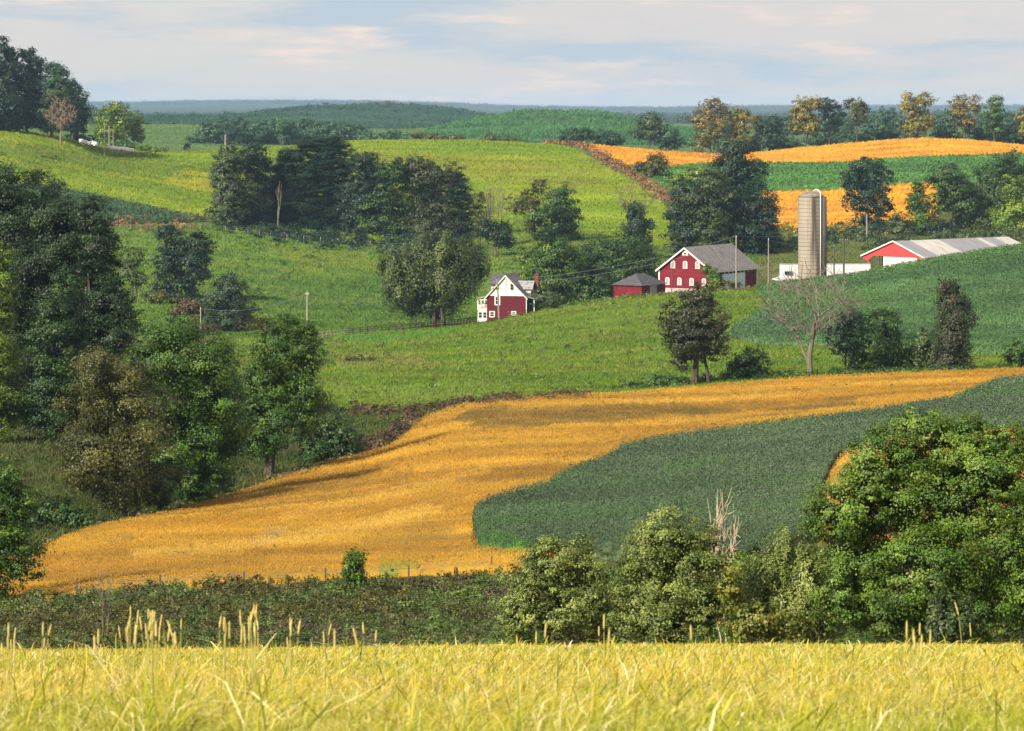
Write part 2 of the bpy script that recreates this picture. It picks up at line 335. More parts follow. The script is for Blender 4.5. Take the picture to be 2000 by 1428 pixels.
PATCH += [(poly_us([(900,806),(1050,800),(1250,800),(1430,796),(1560,790),(1640,786),(1700,790),(1600,803),(1450,812),(1300,822),(1100,838),(960,846),(880,836)], 200, 380), (.115, .080, .018), .95),  # darker brown band across the upper golden strip
  (poly_us([(430,985),(560,945),(680,925),(800,930),(820,950),(700,965),(560,985),(440,1000)], 150, 330), (.20, .115, .018), .8),
  (poly_us([(490,1080),(520,1050),(560,1045),(540,1085)], 140, 330), (.24, .20, .10), .7),
  (poly_us([(150,1055),(260,1060),(250,1075),(160,1075)], 140, 330), (.24, .15, .03), .6),
  (poly_us([(740,1118),(820,1116),(820,1126),(740,1130)], 130, 330), (.16, .22, .02), .8),
  (poly_us([(930,1060),(1010,1072),(1060,1090),(940,1088)], 130, 330), (.05, .15, .02), .8),
  (poly_us([(1290,925),(1420,905),(1440,920),(1300,940)], 130, 330), (.055, .13, .03), .5),
  (poly_us([(-240,268),(130,290),(300,312),(430,325),(430,345),(300,345),(100,318),(-240,290)], 780, 1290), (.075, .125, .014), .8),
  (poly_us([(300,345),(430,345),(430,380),(360,372)], 780, 1290), (.30, .26, .02), .8),
  (poly_us([(700,300),(1000,310),(1200,345),(1150,370),(900,345),(700,330)], 780, 1290), (.17, .17, .025), .6),
  (poly_us([(925,430),(1080,420),(1200,450),(1180,480),(940,478)], 780, 1290), (.07, .115, .02), .7),
  (poly_us([(640,690),(800,690),(900,720),(800,730),(660,720)], 360, 640), (.19, .17, .045), .6),
  (poly_us([(640,770),(900,740),(1100,745),(1000,765),(800,790)], 360, 640), (.13, .19, .03), .6),
  (poly_us([(640,655),(900,640),(900,652),(700,668)], 360, 640), (.055, .17, .025), .7)]
def track(pts, w, lo, hi):
    return poly_us([(a, b-w) for a, b in pts]+[(a, b+w) for a, b in pts[::-1]], lo, hi)
PATCH += [(track([(150,1110),(400,1085),(650,1040),(860,985),(1000,935),(1150,880),(1300,845),(1600,806)], 1.4, 140, 380), (.17, .10, .02), .75, .22),
  (track([(140,1119),(400,1094),(650,1049),(868,992),(1010,942),(1158,886),(1305,850),(1600,810)], 1.4, 140, 380), (.17, .10, .02), .75, .22),
  (track([(300,1045),(600,985),(850,930),(1000,890),(1200,838)], 1.3, 140, 380), (.18, .11, .02), .6, .3),
  (poly_us([(250,1092),(450,1075),(640,1046),(800,1005),(880,1000),(800,1040),(600,1078),(400,1100),(260,1108)], 140, 380), (.50, .32, .055), .7, .5),
  (poly_us([(540,1020),(750,975),(950,925),(960,938),(760,990),(560,1036)], 140, 380), (.49, .30, .05), .65, .5),
  (poly_us([(1000,800),(1300,788),(1600,768),(1600,776),(1300,796),(1000,808)], 200, 380), (.47, .29, .045), .6, .5),
  (poly_us([(80,1140),(300,1125),(520,1110),(520,1120),(300,1140),(90,1158)], 140, 380), (.21, .125, .02), .6, .7),
  (poly_us([(700,1065),(850,1040),(900,1050),(860,1075),(720,1090)], 140, 380), (.22, .135, .022), .6, .8),
  (poly_us([(1420,640),(1500,628),(1600,632),(1640,650),(1560,668),(1480,672),(1418,664)], 400, 625), (.050, .085, .050), .8),
  (poly_us([(1560,588),(1700,578),(2000,560),(2000,575),(1750,600),(1600,606)], 400, 625), (.085, .155, .045), .6),
  (poly_us([(1700,620),(2000,600),(2000,615),(1760,640)], 400, 625), (.075, .150, .045), .5),
  (poly_us([(1620,560),(1800,535),(2000,515),(2000,530),(1800,552),(1640,575)], 400, 625), (.028, .070, .028), .6),
  (poly_us([(1640,640),(1800,645),(2000,650),(2000,668),(1800,668),(1650,660)], 400, 625), (.028, .068, .030), .5),
  (poly_us([(470,560),(700,540),(900,580),(850,620),(650,625),(520,610)], 600, 900), (.045, .100, .020), .6),
  (poly_us([(520,480),(700,490),(760,520),(600,530)], 600, 900), (.150, .175, .018), .5),
  (poly_us([(680,300),(900,285),(1050,290),(1080,300),(900,305)], 780, 1290), (.095, .19, .008), .7)]
def hidden(u0, u1, d0, d1):
    return np.array([(u0, math.log(d0)), (u1, math.log(d0)), (u1, math.log(d1)), (u0, math.log(d1))])

uu = np.unique(np.concatenate([np.linspace(-3500, -240, 30), np.arange(-240, 2241, 6.0), np.linspace(2240, 5500, 30)]))
ss = np.linspace(math.log(3.0), math.log(16800.0), 1250)
UU, SS = np.meshgrid(uu, ss, indexing='ij'); DD = np.exp(SS)
Xg = (UU-U0)/F*DD; Zg = zus(UU, SS)
V = np.stack([Xg, DD, Zg], -1).reshape(-1, 3)
ni, nj = UU.shape
idx = np.arange(ni*nj).reshape(ni, nj)
Q = np.stack([idx[:-1, :-1], idx[1:, :-1], idx[1:, 1:], idx[:-1, 1:]], -1).reshape(-1, 4)
fu_, fs_ = UU.ravel(), SS.ravel()
def gcol(x, y, u, s):
    d = np.exp(s)
    c = pal_mix([(.055, .085, .018), (.085, .105, .022), (.11, .095, .035)], x, y, 26., 3)
    def put(mask, pal, L, seed):
        if mask.any(): c[mask] = pal_mix(pal, x[mask], y[mask], L, seed)
    put(d < 60, [(.20, .17, .035), (.12, .13, .02), (.25, .20, .06)], .6, 11)
    put((d > 60) & (d < 155), [(.04, .05, .014), (.07, .06, .022), (.09, .07, .04)], 4., 12)
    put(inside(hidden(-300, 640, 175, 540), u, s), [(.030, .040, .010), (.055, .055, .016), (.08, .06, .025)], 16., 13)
    put(inside(REG['near_pasture'][0], u, s), [(.075, .125, .014), (.11, .15, .018), (.13, .13, .03)], 22., 15)
    put(inside(REG['mid_pasture'][0], u, s), [(.075, .13, .020), (.11, .16, .022), (.12, .14, .03)], 30., 16)
    put(inside(REG['far_pasture'][0], u, s), [(.105, .19, .012), (.17, .235, .014), (.23, .225, .02)], 45., 17)
    put(inside(REG['gold'][0], u, s) | inside(REG['gold_corner'][0], u, s), [(.40, .20, .02), (.48, .26, .025), (.28, .15, .03)], 9., 18)
    put(inside(REG['far_gold_lower'][0], u, s) | inside(REG['far_gold_top'][0], u, s), [(.48, .24, .025), (.55, .28, .03), (.34, .17, .03)], 20., 19)
    put(inside(REG['brown_bank'][0], u, s), [(.22, .12, .06), (.28, .17, .09)], 10., 20)
    put(inside(REG['yard'][0], u, s), [(.09, .10, .03), (.14, .12, .06)], 10., 21)
    put(d > 1400, [(.05, .10, .03), (.08, .13, .03), (.10, .12, .03)], 130., 22)
    put(d > 3100, [(.016, .036, .018), (.024, .046, .020), (.04, .06, .025)], 260., 23)
    return c
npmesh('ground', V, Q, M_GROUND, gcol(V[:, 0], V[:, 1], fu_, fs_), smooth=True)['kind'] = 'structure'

def rows(x, d, sl, per):
    q = (x+sl*d+2.2*fbm(x/30., d/30., 301))/per; return np.cos(2*math.pi*q)
# ------------------------------------------------------------------ crops and grass
def cards(u, s, kind, px, h, pal, L, seed, jit=.28, hmin=.55, row=None):
    """one leaf or blade per plant point. px: size in pixels of the 1024 wide picture at that distance"""
    n = len(u); d = np.exp(s); x = (u-U0)/F*d; z = zus(u, s); k = px*d/3233.0
    c = pal_mix(pal, x, d, L, seed); c = c*(1+jit*(rng.random((n, 1))*2-1))
    c[:, 0] *= 1+.12*(rng.random(n)*2-1)
    if row is not None: z = z+row[2]*h*rows(x, d, row[0], row[1])
    if kind == 'leaf':
        a = rng.random(n)*2*math.pi; tilt = rng.normal(0, .55, n)
        le = k*(.75+.6*rng.random(n)); A = np.stack([np.cos(a)*np.cos(tilt), np.sin(a)*np.cos(tilt), np.sin(tilt)], -1)*le[:, None]*.5
        r = rng.normal(0, .5, n); B = np.stack([-np.sin(a)*np.cos(r), np.cos(a)*np.cos(r), np.sin(r)], -1)*le[:, None]*.34
        pc = np.stack([x, d, z+h*(hmin+(1.08-hmin)*rng.random(n))+.18*h*fbm(x/1.1, d/.9, seed+7)], -1)
        V = np.stack([pc-A, pc+B, pc+A, pc-B], 1)
    elif kind == 'spike':       # a ripe stem tip: a small upright leaf at the top of the crop
        a = rng.random(n)*2*math.pi; le = k*(.8+.9*rng.random(n)); w = k*.42
        A = np.stack([rng.normal(0, .55, n), rng.normal(0, .45, n), np.ones(n)], -1); A *= (le*.5/np.linalg.norm(A, axis=1))[:, None]
        B = np.stack([np.cos(a), np.sin(a)*.5, rng.normal(0, .2, n)], -1)*w[:, None]*.5
        pc = np.stack([x, d, z+h*(.72+.38*rng.random(n))+.16*h*fbm(x/1.6, (d+.2*x)/.9, seed+7)], -1)
        V = np.stack([pc-A, pc+B, pc+A, pc-B], 1)
    else:           # upright blade
        a = rng.random(n)*2*math.pi; hh = h*(.5+.7*rng.random(n))*np.clip(1+.8*fbm(x/(L*.2), (d+.22*x)/(L*.13), seed+9), .4, 2.0); w = k*.5
        side = np.stack([np.cos(a), np.sin(a)*.4, 0*a], -1)*w[:, None]*.5
        lean = np.stack([rng.normal(.12, .3, n), rng.normal(0, .3, n), np.ones(n)], -1)*hh[:, None]
        b = np.stack([x, d, z-.03], -1); mid = b+lean*.5; top = b+lean*np.array([1.5, 1.5, .95])
        V = np.stack([b-side, b+side, mid+side*.9+(top-mid)*.45, top], 1)
    return V.reshape(-1, 3), np.arange(4*n).reshape(-1, 4), np.repeat(c, 4, 0)
def sample(polys, n, seed):
    g = np.random.default_rng(seed); U = []; S = []
    for p in polys:
        lo, hi = p.min(0), p.max(0); lo[0] = max(lo[0], -230); hi[0] = min(hi[0], 2230); m = int(n/len(polys)*1.1)
        u = lo[0]+(hi[0]-lo[0])*g.random(m*3); s = lo[1]+(hi[1]-lo[1])*g.random(m*3); k = inside(p, u, s)
        U.append(u[k][:m]); S.append(s[k][:m])
    return np.concatenate(U), np.concatenate(S)
def sheet(poly, h, du, dd, pal, L, seed, rough=.35, nl=(.9, .7), row=None):
    """the closed top of a crop: a bumpy skin h above the ground that falls to the soil at the field's edge"""
    lo, hi = poly.min(0), poly.max(0); lo[0] = max(lo[0], -230); hi[0] = min(hi[0], 2230)
    us = np.arange(lo[0], hi[0], du)
    d = [math.exp(lo[1])]
    while d[-1] < math.exp(hi[1]): d.append(d[-1]+dd)
    U_, D_ = np.meshgrid(us, np.array(d), indexing='ij'); S_ = np.log(D_); X_ = (U_-U0)/F*D_
    jx = 5*vnoise(X_/1.3, D_/1.3, seed+3); js = .004*vnoise(X_/1.7, D_/1.7, seed+4)
    m = inside(poly, (U_+jx).ravel(), (S_+js).ravel()).reshape(U_.shape)
    er = m.copy(); er[1:] &= m[:-1]; er[:-1] &= m[1:]; er[:, 1:] &= m[:, :-1]; er[:, :-1] &= m[:, 1:]
    z = zus(U_, S_)+np.where(er, h*(1-rough+rough*(.65*vnoise(X_/nl[0], D_/nl[1], seed)+.35*vnoise(X_/(nl[0]*.4), D_/(nl[1]*.4), seed+1)+.5*fbm(X_/6., D_/5., seed+2))), -.12)
    if row is not None: z = z+np.where(er, row[2]*h*rows(X_, D_, row[0], row[1]), 0)
    q = m[:-1, :-1] & m[1:, :-1] & m[1:, 1:] & m[:-1, 1:]
    I = np.arange(m.size).reshape(m.shape)
    Qf = np.stack([I[:-1, :-1][q], I[1:, :-1][q], I[1:, 1:][q], I[:-1, 1:][q]], -1)
    used = np.unique(Qf); rm = np.zeros(m.size, int); rm[used] = np.arange(len(used))
    V = np.stack([X_, D_, z], -1).reshape(-1, 3)[used]
    c = pal_mix(pal, V[:, 0], V[:, 1], L, seed)*.9
    return V, rm[Qf], c
def join(name, parts, m, label, cat):
    V = []; Q = []; Cc = []; b = 0
    for v, q, c in parts: V.append(v); Q.append(q+b); Cc.append(c); b += len(v)
    o = npmesh(name, np.concatenate(V), np.concatenate(Q), m, np.concatenate(Cc)); return tag(o, label, cat, None, 'stuff')

GOLD = [(.29, .150, .014), (.42, .245, .024), (.185, .112, .020)]
BEAN = [(.052, .086, .044), (.082, .124, .062), (.056, .125, .032)]
FGOLD = [(.50, .225, .012), (.58, .295, .016), (.38, .165, .016)]
FBEAN = [(.055, .150, .028), (.080, .195, .034), (.040, .110, .026)]
p = REG['gold'][0]; pc = REG['gold_corner'][0]
u, s = sample([p], 420000, 1); u2, s2 = sample([pc], 60000, 2)
join('ripe_soybeans', [sheet(p, .5, 2.2, .55, GOLD, 16., 31, .34, (3.2, 1.0)), sheet(pc, .5, 3, .55, GOLD, 16., 33, .34, (3.2, 1.0)),
     cards(u, s, 'spike', 1.25, .58, GOLD, 16., 31, .24), cards(u2, s2, 'spike', 1.25, .58, GOLD, 16., 33, .24)], M_CROP,
     'golden ripe soybean strip winding across the near slope', 'crop')
p = REG['front_beans'][0]; u, s = sample([p], 300000, 3)
join('green_soybeans', [sheet(p, .75, 2.0, .42, BEAN, 18., 41, .42, (2.4, .75), (-.42, 1.1, .17)), cards(u, s, 'leaf', 1.6, .80, BEAN, 18., 41, .32, .6, (-.42, 1.1, .17))], M_CROP,
     'dark green soybean tongue with rounded tip beside the golden strip', 'crop')
p = REG['slope_beans'][0]; u, s = sample([p], 150000, 4)
SB = [(.050, .115, .036), (.080, .165, .050), (.036, .080, .032)]
join('green_soybeans', [sheet(p, .7, 2.4, .9, SB, 30., 51, .5, (6., 1.8), (-.9, 2.4, .2)), cards(u, s, 'leaf', 1.5, .8, SB, 30., 51, .3, .6, (-.9, 2.4, .2))], M_CROP,
     'green soybean slope below the long shed with the metal roof', 'crop')
p = REG['bean_triangle'][0]; u, s = sample([p], 22000, 5)
TB = [(.040, .090, .030), (.058, .115, .04), (.035, .075, .03)]
join('green_soybeans', [sheet(p, .7, 3, 1.6, TB, 30., 61, .5, (2.5, 1.6)), cards(u, s, 'leaf', 2.0, .8, TB, 30., 61, .3)], M_CROP,
     'grey green crop wedge below the bright pasture', 'crop')
p = REG['far_gold_lower'][0]; p2 = REG['far_gold_top'][0]
u, s = sample([p], 16000, 6); u2, s2 = sample([p2], 34000, 7)
join('ripe_soybeans', [sheet(p, .8, 2.4, 1.4, FGOLD, 30., 71, .6, (3.5, 1.8)), cards(u, s, 'blade', 1.6, .9, FGOLD, 30., 71, .3)], M_CROP,
     'orange ripe field lying behind the silo', 'crop')
join('ripe_soybeans', [sheet(p2, .8, 2.4, 1.6, FGOLD, 40., 73, .6, (4, 2)), cards(u2, s2, 'blade', 1.6, .9, FGOLD, 40., 73, .3)], M_CROP,
     'orange ripe field over the hill crest below the ridge trees', 'crop')
p = REG['far_beans'][0]; u, s = sample([p], 26000, 8)
join('green_soybeans', [sheet(p, .8, 2.4, 1.5, FBEAN, 40., 75, .5, (3, 2)), cards(u, s, 'leaf', 2.0, .9, FBEAN, 40., 75, .3)], M_CROP,
     'green strip between the two orange fields behind the silo', 'crop')
CORN1 = [(.034, .110, .032), (.052, .145, .040), (.022, .076, .030)]
p = REG['corn_near'][0]; u, s = sample([p], 30000, 9)
join('corn_crop', [sheet(p, 2.2, 2.4, 3.0, CORN1, 70., 81, .35, (5, 4)), cards(u, s, 'blade', 2.0, 2.9, CORN1, 70., 81, .3)], M_CROP,
     'dark green corn over the rounded middle hill', 'crop')
p = REG['corn_far'][0]; u, s = sample([p], 30000, 10)
CORN2 = [(.012, .054, .032), (.024, .074, .036), (.008, .036, .028)]
join('corn_crop', [sheet(p, 2.2, 2.4, 4.5, CORN2, 90., 83, .35, (7, 6)), cards(u, s, 'blade', 2.0, 2.9, CORN2, 90., 83, .3)], M_CROP,
     'blue green corn over the farther long hill', 'crop')
# pasture grass
NP_ = [(.060, .140, .010), (.125, .198, .012), (.160, .165, .026)]
MP_ = [(.052, .132, .014), (.104, .186, .016), (.038, .090, .018)]
FP_ = [(.110, .190, .006), (.190, .245, .008), (.250, .235, .014)]
u, s = sample([REG['near_pasture'][0]], 110000, 11)
join('pasture_grass', [cards(u, s, 'blade', 2.0, .34, NP_, 15., 91, .26)], M_BLADE, 'rough green pasture slope in front of the red house', 'grass')
u, s = sample([REG['mid_pasture'][0]], 120000, 12)
join('pasture_grass', [cards(u, s, 'blade', 2.1, .46, MP_, 16., 93, .28)], M_BLADE, 'tufted green pasture between the rail fence and the pine grove', 'grass')
u, s = sample([REG['far_pasture'][0]], 110000, 13)
join('pasture_grass', [cards(u, s, 'blade', 2.0, .55, FP_, 38., 95, .25)], M_BLADE, 'bright yellow green pasture on the hill behind the pine grove', 'grass')
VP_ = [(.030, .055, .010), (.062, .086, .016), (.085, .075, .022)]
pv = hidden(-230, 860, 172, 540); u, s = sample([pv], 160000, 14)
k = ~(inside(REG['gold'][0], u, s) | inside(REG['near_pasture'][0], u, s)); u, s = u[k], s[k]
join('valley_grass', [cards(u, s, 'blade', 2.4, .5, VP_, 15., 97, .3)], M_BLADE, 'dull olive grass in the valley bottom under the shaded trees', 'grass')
pv = hidden(1150, 2230, 640, 960); u, s = sample([pv], 60000, 15)
k = ~(inside(REG['slope_beans'][0], u, s) | inside(REG['far_pasture'][0], u, s) | inside(REG['far_gold_lower'][0], u, s) | inside(REG['far_beans'][0], u, s)); u, s = u[k], s[k]
join('yard_grass', [cards(u, s, 'blade', 2.1, .5, [(.060, .095, .018), (.095, .125, .022), (.110, .090, .035)], 14., 99, .35)], M_BLADE, 'rough grass around the farmyard and under the trees behind it', 'grass')
pv = hidden(-230, 1300, 1285, 2280); u, s = sample([pv], 50000, 16)
k = ~(inside(REG['corn_near'][0], u, s) | inside(REG['corn_far'][0], u, s)); u, s = u[k], s[k]
join('field_grass', [cards(u, s, 'blade', 1.7, .7, [(.060, .150, .030), (.095, .185, .030), (.150, .170, .035)], 60., 101, .25)], M_BLADE, 'soft green hay fields beyond the bright pasture crest', 'grass')
# meadow in front of the camera
def meadow(n, seed, side=False):
    g = np.random.default_rng(seed)
    s = math.log(8.3)+(math.log(46)-math.log(8.3))*g.random(n)**.95; d = np.exp(s); u = -120+2240*g.random(n)
    if side: w_ = 3.5*F/d; t_ = g.random(n)*2-1; u = np.where(t_ < 0, -120+t_*w_, 2120+t_*w_)
    x = (u-U0)/F*d; z = zus(u, s)
    den = fbm(x/.55, d/.8, 5)+.6*fbm(x/2.5, d/3., 8); k = den+.75 > g.random(n)*1.2; u, s, d, x, z, den = [a[k] for a in (u, s, d, x, z, den)]; n = len(u)
    h = (.045+.085*g.random(n)**1.7)*(1+.55*fbm(x/.7, d/1.0, 21))*np.clip(1.1-d/90, .7, 1.1); w = .0024+.0032*g.random(n); w *= np.clip(d/16, .8, 2.2)
    tuft = np.exp(-((u-300)/60)**2)+np.exp(-((u-490)/45)**2)*.8+.25*np.clip(fbm(x/1.2, d/2., 61)-.15, 0, 1)*2; h = h*(1+.9*tuft*g.random(n)*(d < 16))
    big = g.random(n) < .012; h = np.where(big, h*1.8, h); w = np.where(big, w*1.9, w)
    a = g.random(n)*2*math.pi; sd = np.stack([np.cos(a), np.sin(a), 0*a], -1)*w[:, None]*.5
    bd = g.normal(.30, 1.15, n)[:, None]*np.array([[1., 0, 0]])+np.stack([0*a, g.normal(0, .4, n), 0*a], -1); 
    bend = (.3+1.0*g.random(n))[:, None]*h[:, None]
    b = np.stack([x, d, z-.02], -1); up = np.array([[0, 0, 1.]])*h[:, None]
    p1 = b+up*.42+bd*bend*.12; p2 = b+up*.78+bd*bend*.42; p3 = b+up*(1.0-.25*np.minimum(1, np.abs(bd[:, :1])*.6))+bd*bend*.85
    Vv = np.stack([b-sd, b+sd, p1+sd*.95, p1-sd*.95, p2+sd*.7, p2-sd*.7, p3+sd*.12, p3-sd*.12], 1).reshape(-1, 3)
    q = np.array([[0, 1, 2, 3], [3, 2, 4, 5], [5, 4, 6, 7]]); Qq = (np.arange(n)[:, None, None]*8+q[None]).reshape(-1, 4)
    t = np.clip(.5+.9*fbm(x/.8, d/1.1, 31)+.35*g.normal(0, 1, n)-.16*np.clip(12.5-d, 0, 4), 0, 1)[:, None]
    c = np.array([.32, .33, .02])*(1-t)+np.array([.60, .44, .075])*t
    st = (g.random(n) < .16)[:, None]; c = np.where(st, np.array([.70, .62, .32]), c); gr = (g.random(n) < .12)[:, None]; c = np.where(gr, np.array([.13, .21, .015]), c)
    c = c*(1+.22*(g.random((n, 1))*2-1))
    return Vv, Qq, np.repeat(c, 8, 0)
join('meadow_grass', [meadow(650000, 5), meadow(420000, 6, True)], M_BLADE, 'sunlit yellow green meadow grass along the bottom edge of the view', 'grass')

# ================================================================== trees and shrubs
G_DARK = [(.016, .044, .010), (.032, .076, .014), (.060, .110, .020)]
G_MID = [(.032, .084, .009), (.062, .135, .012), (.110, .185, .018)]
G_LIT = [(.062, .115, .012), (.125, .190, .020), (.200, .255, .036)]
G_OLIVE = [(.040, .048, .011), (.070, .074, .016), (.108, .104, .026)]
G_GREY = [(.030, .054, .018), (.052, .082, .024), (.088, .110, .036)]
G_BLUE = [(.008, .026, .016), (.014, .038, .020), (.026, .054, .026)]  # blue green, darkened so the grove's shade sits in the leaf colour
G_VAL = [(.022, .062, .008), (.044, .104, .011), (.105, .165, .018)]
G_SHRUB = [(.070, .110, .022), (.140, .180, .036), (.240, .270, .080)]
G_AUT = [(.085, .105, .016), (.200, .165, .020), (.320, .225, .028)]
G_RUST = [(.080, .092, .028), (.165, .135, .030), (.260, .150, .036)]
G_WOOD_SHADE = [(.008, .022, .008), (.016, .038, .011), (.032, .058, .016)]  # dark green lowered further, the shade over the wood put into the leaves
G_HEDGE = [(.17, .095, .04), (.25, .13, .055), (.11, .085, .03)]
G_BROWN = [(.066, .042, .024), (.105, .064, .034), (.048, .050, .020)]
G_FAR = [(.022, .064, .034), (.036, .088, .040), (.060, .118, .042)]

def leafcloud(L, n, size, pal, g, style='b', clump=1.0):
    """leaves in clumps spread through ellipsoids L (centre 3, radii 3)"""
    L = np.array(L, float); w = L[:, 3]*L[:, 5]+.5*L[:, 3]*L[:, 4]; w /= w.sum()
    pal = np.array(pal, float)
    Vs = []; Cs = []
    for e, f in zip(L, w):
        m = max(12, int(n*f)); rx, ry, rz = e[3:]
        rm = (rx*ry*rz)**(1/3.)
        cs = np.clip(rm*.25*clump, size*1.5, None)         # size of a leafy spray
        nk = int(np.clip(5.2*(rm/cs)**2, 8, 320))
        dr = g.normal(size=(nk, 3)); dr /= np.linalg.norm(dr, axis=1)[:, None]
        bd = g.normal(size=(7, 3)); bd /= np.linalg.norm(bd, axis=1)[:, None]; bh = g.uniform(-.30, .34, 7)      # boughs that reach out or fall short
        bump = 1+(np.clip((dr@bd.T-.55)/.45, 0, 1)*bh).sum(1)
        rad = np.where(g.random(nk) < .70, .70+.28*g.random(nk), .2+.55*g.random(nk))*bump
        far = g.random(nk) < .07; rad = np.where(far, rad*1.16, rad)
        kc = dr*rad[:, None]
        kb = np.clip(1+.26*g.normal(size=nk), .5, 1.7); kt = g.random(nk)
        if style == 'droop': kc[:, 2] -= .1
        ksz = np.where(far, .45, .45+1.0*g.random(nk)**1.3)
        pk = ksz**2*g.uniform(.4, 1.6, nk); ki = g.choice(nk, m, p=pk/pk.sum())
        off = g.normal(size=(m, 3)); sq = {'b': (1, 1, .62), 'conifer': (1.3, 1.3, .42), 'droop': (.7, .7, 1.4), 'up': (.75, .75, 1.3)}[style]
        spray = np.abs(g.normal(size=m))*.55
        pos = kc[ki]*np.array([rx, ry, rz])+(off*np.array(sq)+dr[ki]*spray[:, None])*(cs*.55*ksz[ki])[:, None]
        nm = 1.0*dr[ki]+.5*off/2+np.array([0, 0, .35])+.36*g.normal(size=(m, 3)); nm /= np.linalg.norm(nm, axis=1)[:, None]
        if style == 'conifer': nm = nm*.5+np.array([0, 0, .8]); nm /= np.linalg.norm(nm, axis=1)[:, None]
        rv = g.normal(size=(m, 3))
        if style == 'droop': rv = rv*.35+np.array([0, 0, -1.])
        A = rv-(rv*nm).sum(1)[:, None]*nm; A /= np.linalg.norm(A, axis=1)[:, None]+1e-9; B = np.cross(nm, A)
        le = size*(.65+.7*g.random(m)); A = A*(le*.5)[:, None]; B = B*(le*.40)[:, None]
        pc = pos+e[:3]
        Vs.append(np.stack([pc-A, pc+B-A*.15, pc+A, pc-B-A*.15], 1))
        t = np.clip(kt[ki]*.85+.15*g.normal(size=m), 0, 1)[:, None]
        c = np.where(t < .5, pal[0]*(1-2*t)+pal[1]*2*t, pal[1]*(2-2*t)+pal[2]*(2*t-1))
        Cs.append(c*(kb[ki]*(1+.15*(g.random(m)*2-1)))[:, None])
    V = np.concatenate(Vs).reshape(-1, 3); c = np.repeat(np.concatenate(Cs), 4, 0)
    return V, np.arange(len(V)).reshape(-1, 4), c

_seed = [100]
def limbs(mb, base, L, r, g, nl=5, fork=.42, bend=.12):
    """trunk from base towards the middle of the crown, limbs out to its lobes"""
    L = np.array(L, float); base = np.array(base, float); ctr = (L[:, :3]*L[:, 3:4]).sum(0)/L[:, 3].sum()
    top = L[np.argmax(L[:, 2]+.3*L[:, 5])][:3]; tip = .5*ctr+.5*top
    hgt = max(.3, tip[2]-base[2])
    tr = [base+(tip-base)*t+np.array([g.normal(0, bend*.25*hgt*t*(1-t)), g.normal(0, bend*.25*hgt*t*(1-t)), 0]) for t in np.linspace(0, 1, 7)]
    tr[0] = base-np.array([0, 0, .3]); mb.tube(tr, [r*1.25]+[r*(1-.85*t) for t in np.linspace(.05, 1, 6)], 7)
    order = np.argsort(-L[:, 3]*L[:, 5])[:nl]
    for k in order:
        t0 = g.uniform(fork*.7, .75); a = base+(tip-base)*t0; c = L[k, :3]+g.normal(0, .25, 3)*L[k, 3:]
        mid = a*.5+c*.5+np.array([0, 0, .10*abs(c-a).max()])
        rr = r*(1-.75*t0)*.7; mb.tube([a, mid, c], [rr, rr*.6, rr*.15], 5)
        for _ in range(2):
            e = c+g.normal(0, .5, 3)*L[k, 3:]; mb.tube([mid, (mid+e)/2+np.array([0, 0, .04*hgt]), e], [rr*.45, rr*.3, rr*.08], 4)
def T(name, label, cat, u, d, lobes, pal, px=2.5, dens=1.0, style='b', r=None, group=None, z=None, vb=None, bark=None, depth=.9, clump=1.0, nl=5, trunks=None, fork=.42):
    """a plant whose foot stands on the ground at column u, d metres away; lobes are (column, row, half width, half height) of its crown"""
    _seed[0] += 1; g = np.random.default_rng(_seed[0]); k = d/F
    x = (u-U0)*k; zb = float(zt(x, d)) if z is None else z
    o = thing(name, label, cat, (x, d, zb), 0, group)
    loc = np.array([x, d, zb]); L = []
    vb_ = VH-(zb-H0)*F/d; lowest = max(l[1]+l[3] for l in lobes)
    if abs(vb_-lowest) > 25: print('FOOT', label, 'base row %.0f lowest crown row %.0f' % (vb_, lowest))
    for (a, b, ru, rv) in lobes:
        ru *= 1.17; rv *= 1.17
        c = P(a, b, d)-loc; rr = (ru+rv)*.5*k*depth
        L.append((c[0], g.uniform(-.35, .35)*rr*1.3, c[2], ru*k, rr, rv*k))
    area = sum(math.pi*l[2]*l[3] for l in lobes)*.262
    size = px*d/3233.0; n = int(dens*6.6*area/(.40*px*px))+60
    V, Q, c = leafcloud(L, n, size, pal, g, style, clump)
    keep = V.reshape(-1, 4, 3)[:, :, 2].min(1) > -.6
    V = V.reshape(-1, 4, 3)[keep].reshape(-1, 3); c = c.reshape(-1, 4, 3)[keep].reshape(-1, 3); Q = np.arange(len(V)).reshape(-1, 4)
    npmesh('crown' if cat == 'tree' else 'foliage', V, Q, M_LEAF, c, o)
    mb = MB(); r = r or max(.05, .012*(max(l[2]+l[5] for l in L)))
    for (tu, tr) in (trunks or [(u, r)]):
        limbs(mb, ((tu-u)*k, 0, 0), L, tr, g, nl, fork)
    mb.build('trunk' if cat == 'tree' else 'stems', bark or M_BARK, o)
    return o
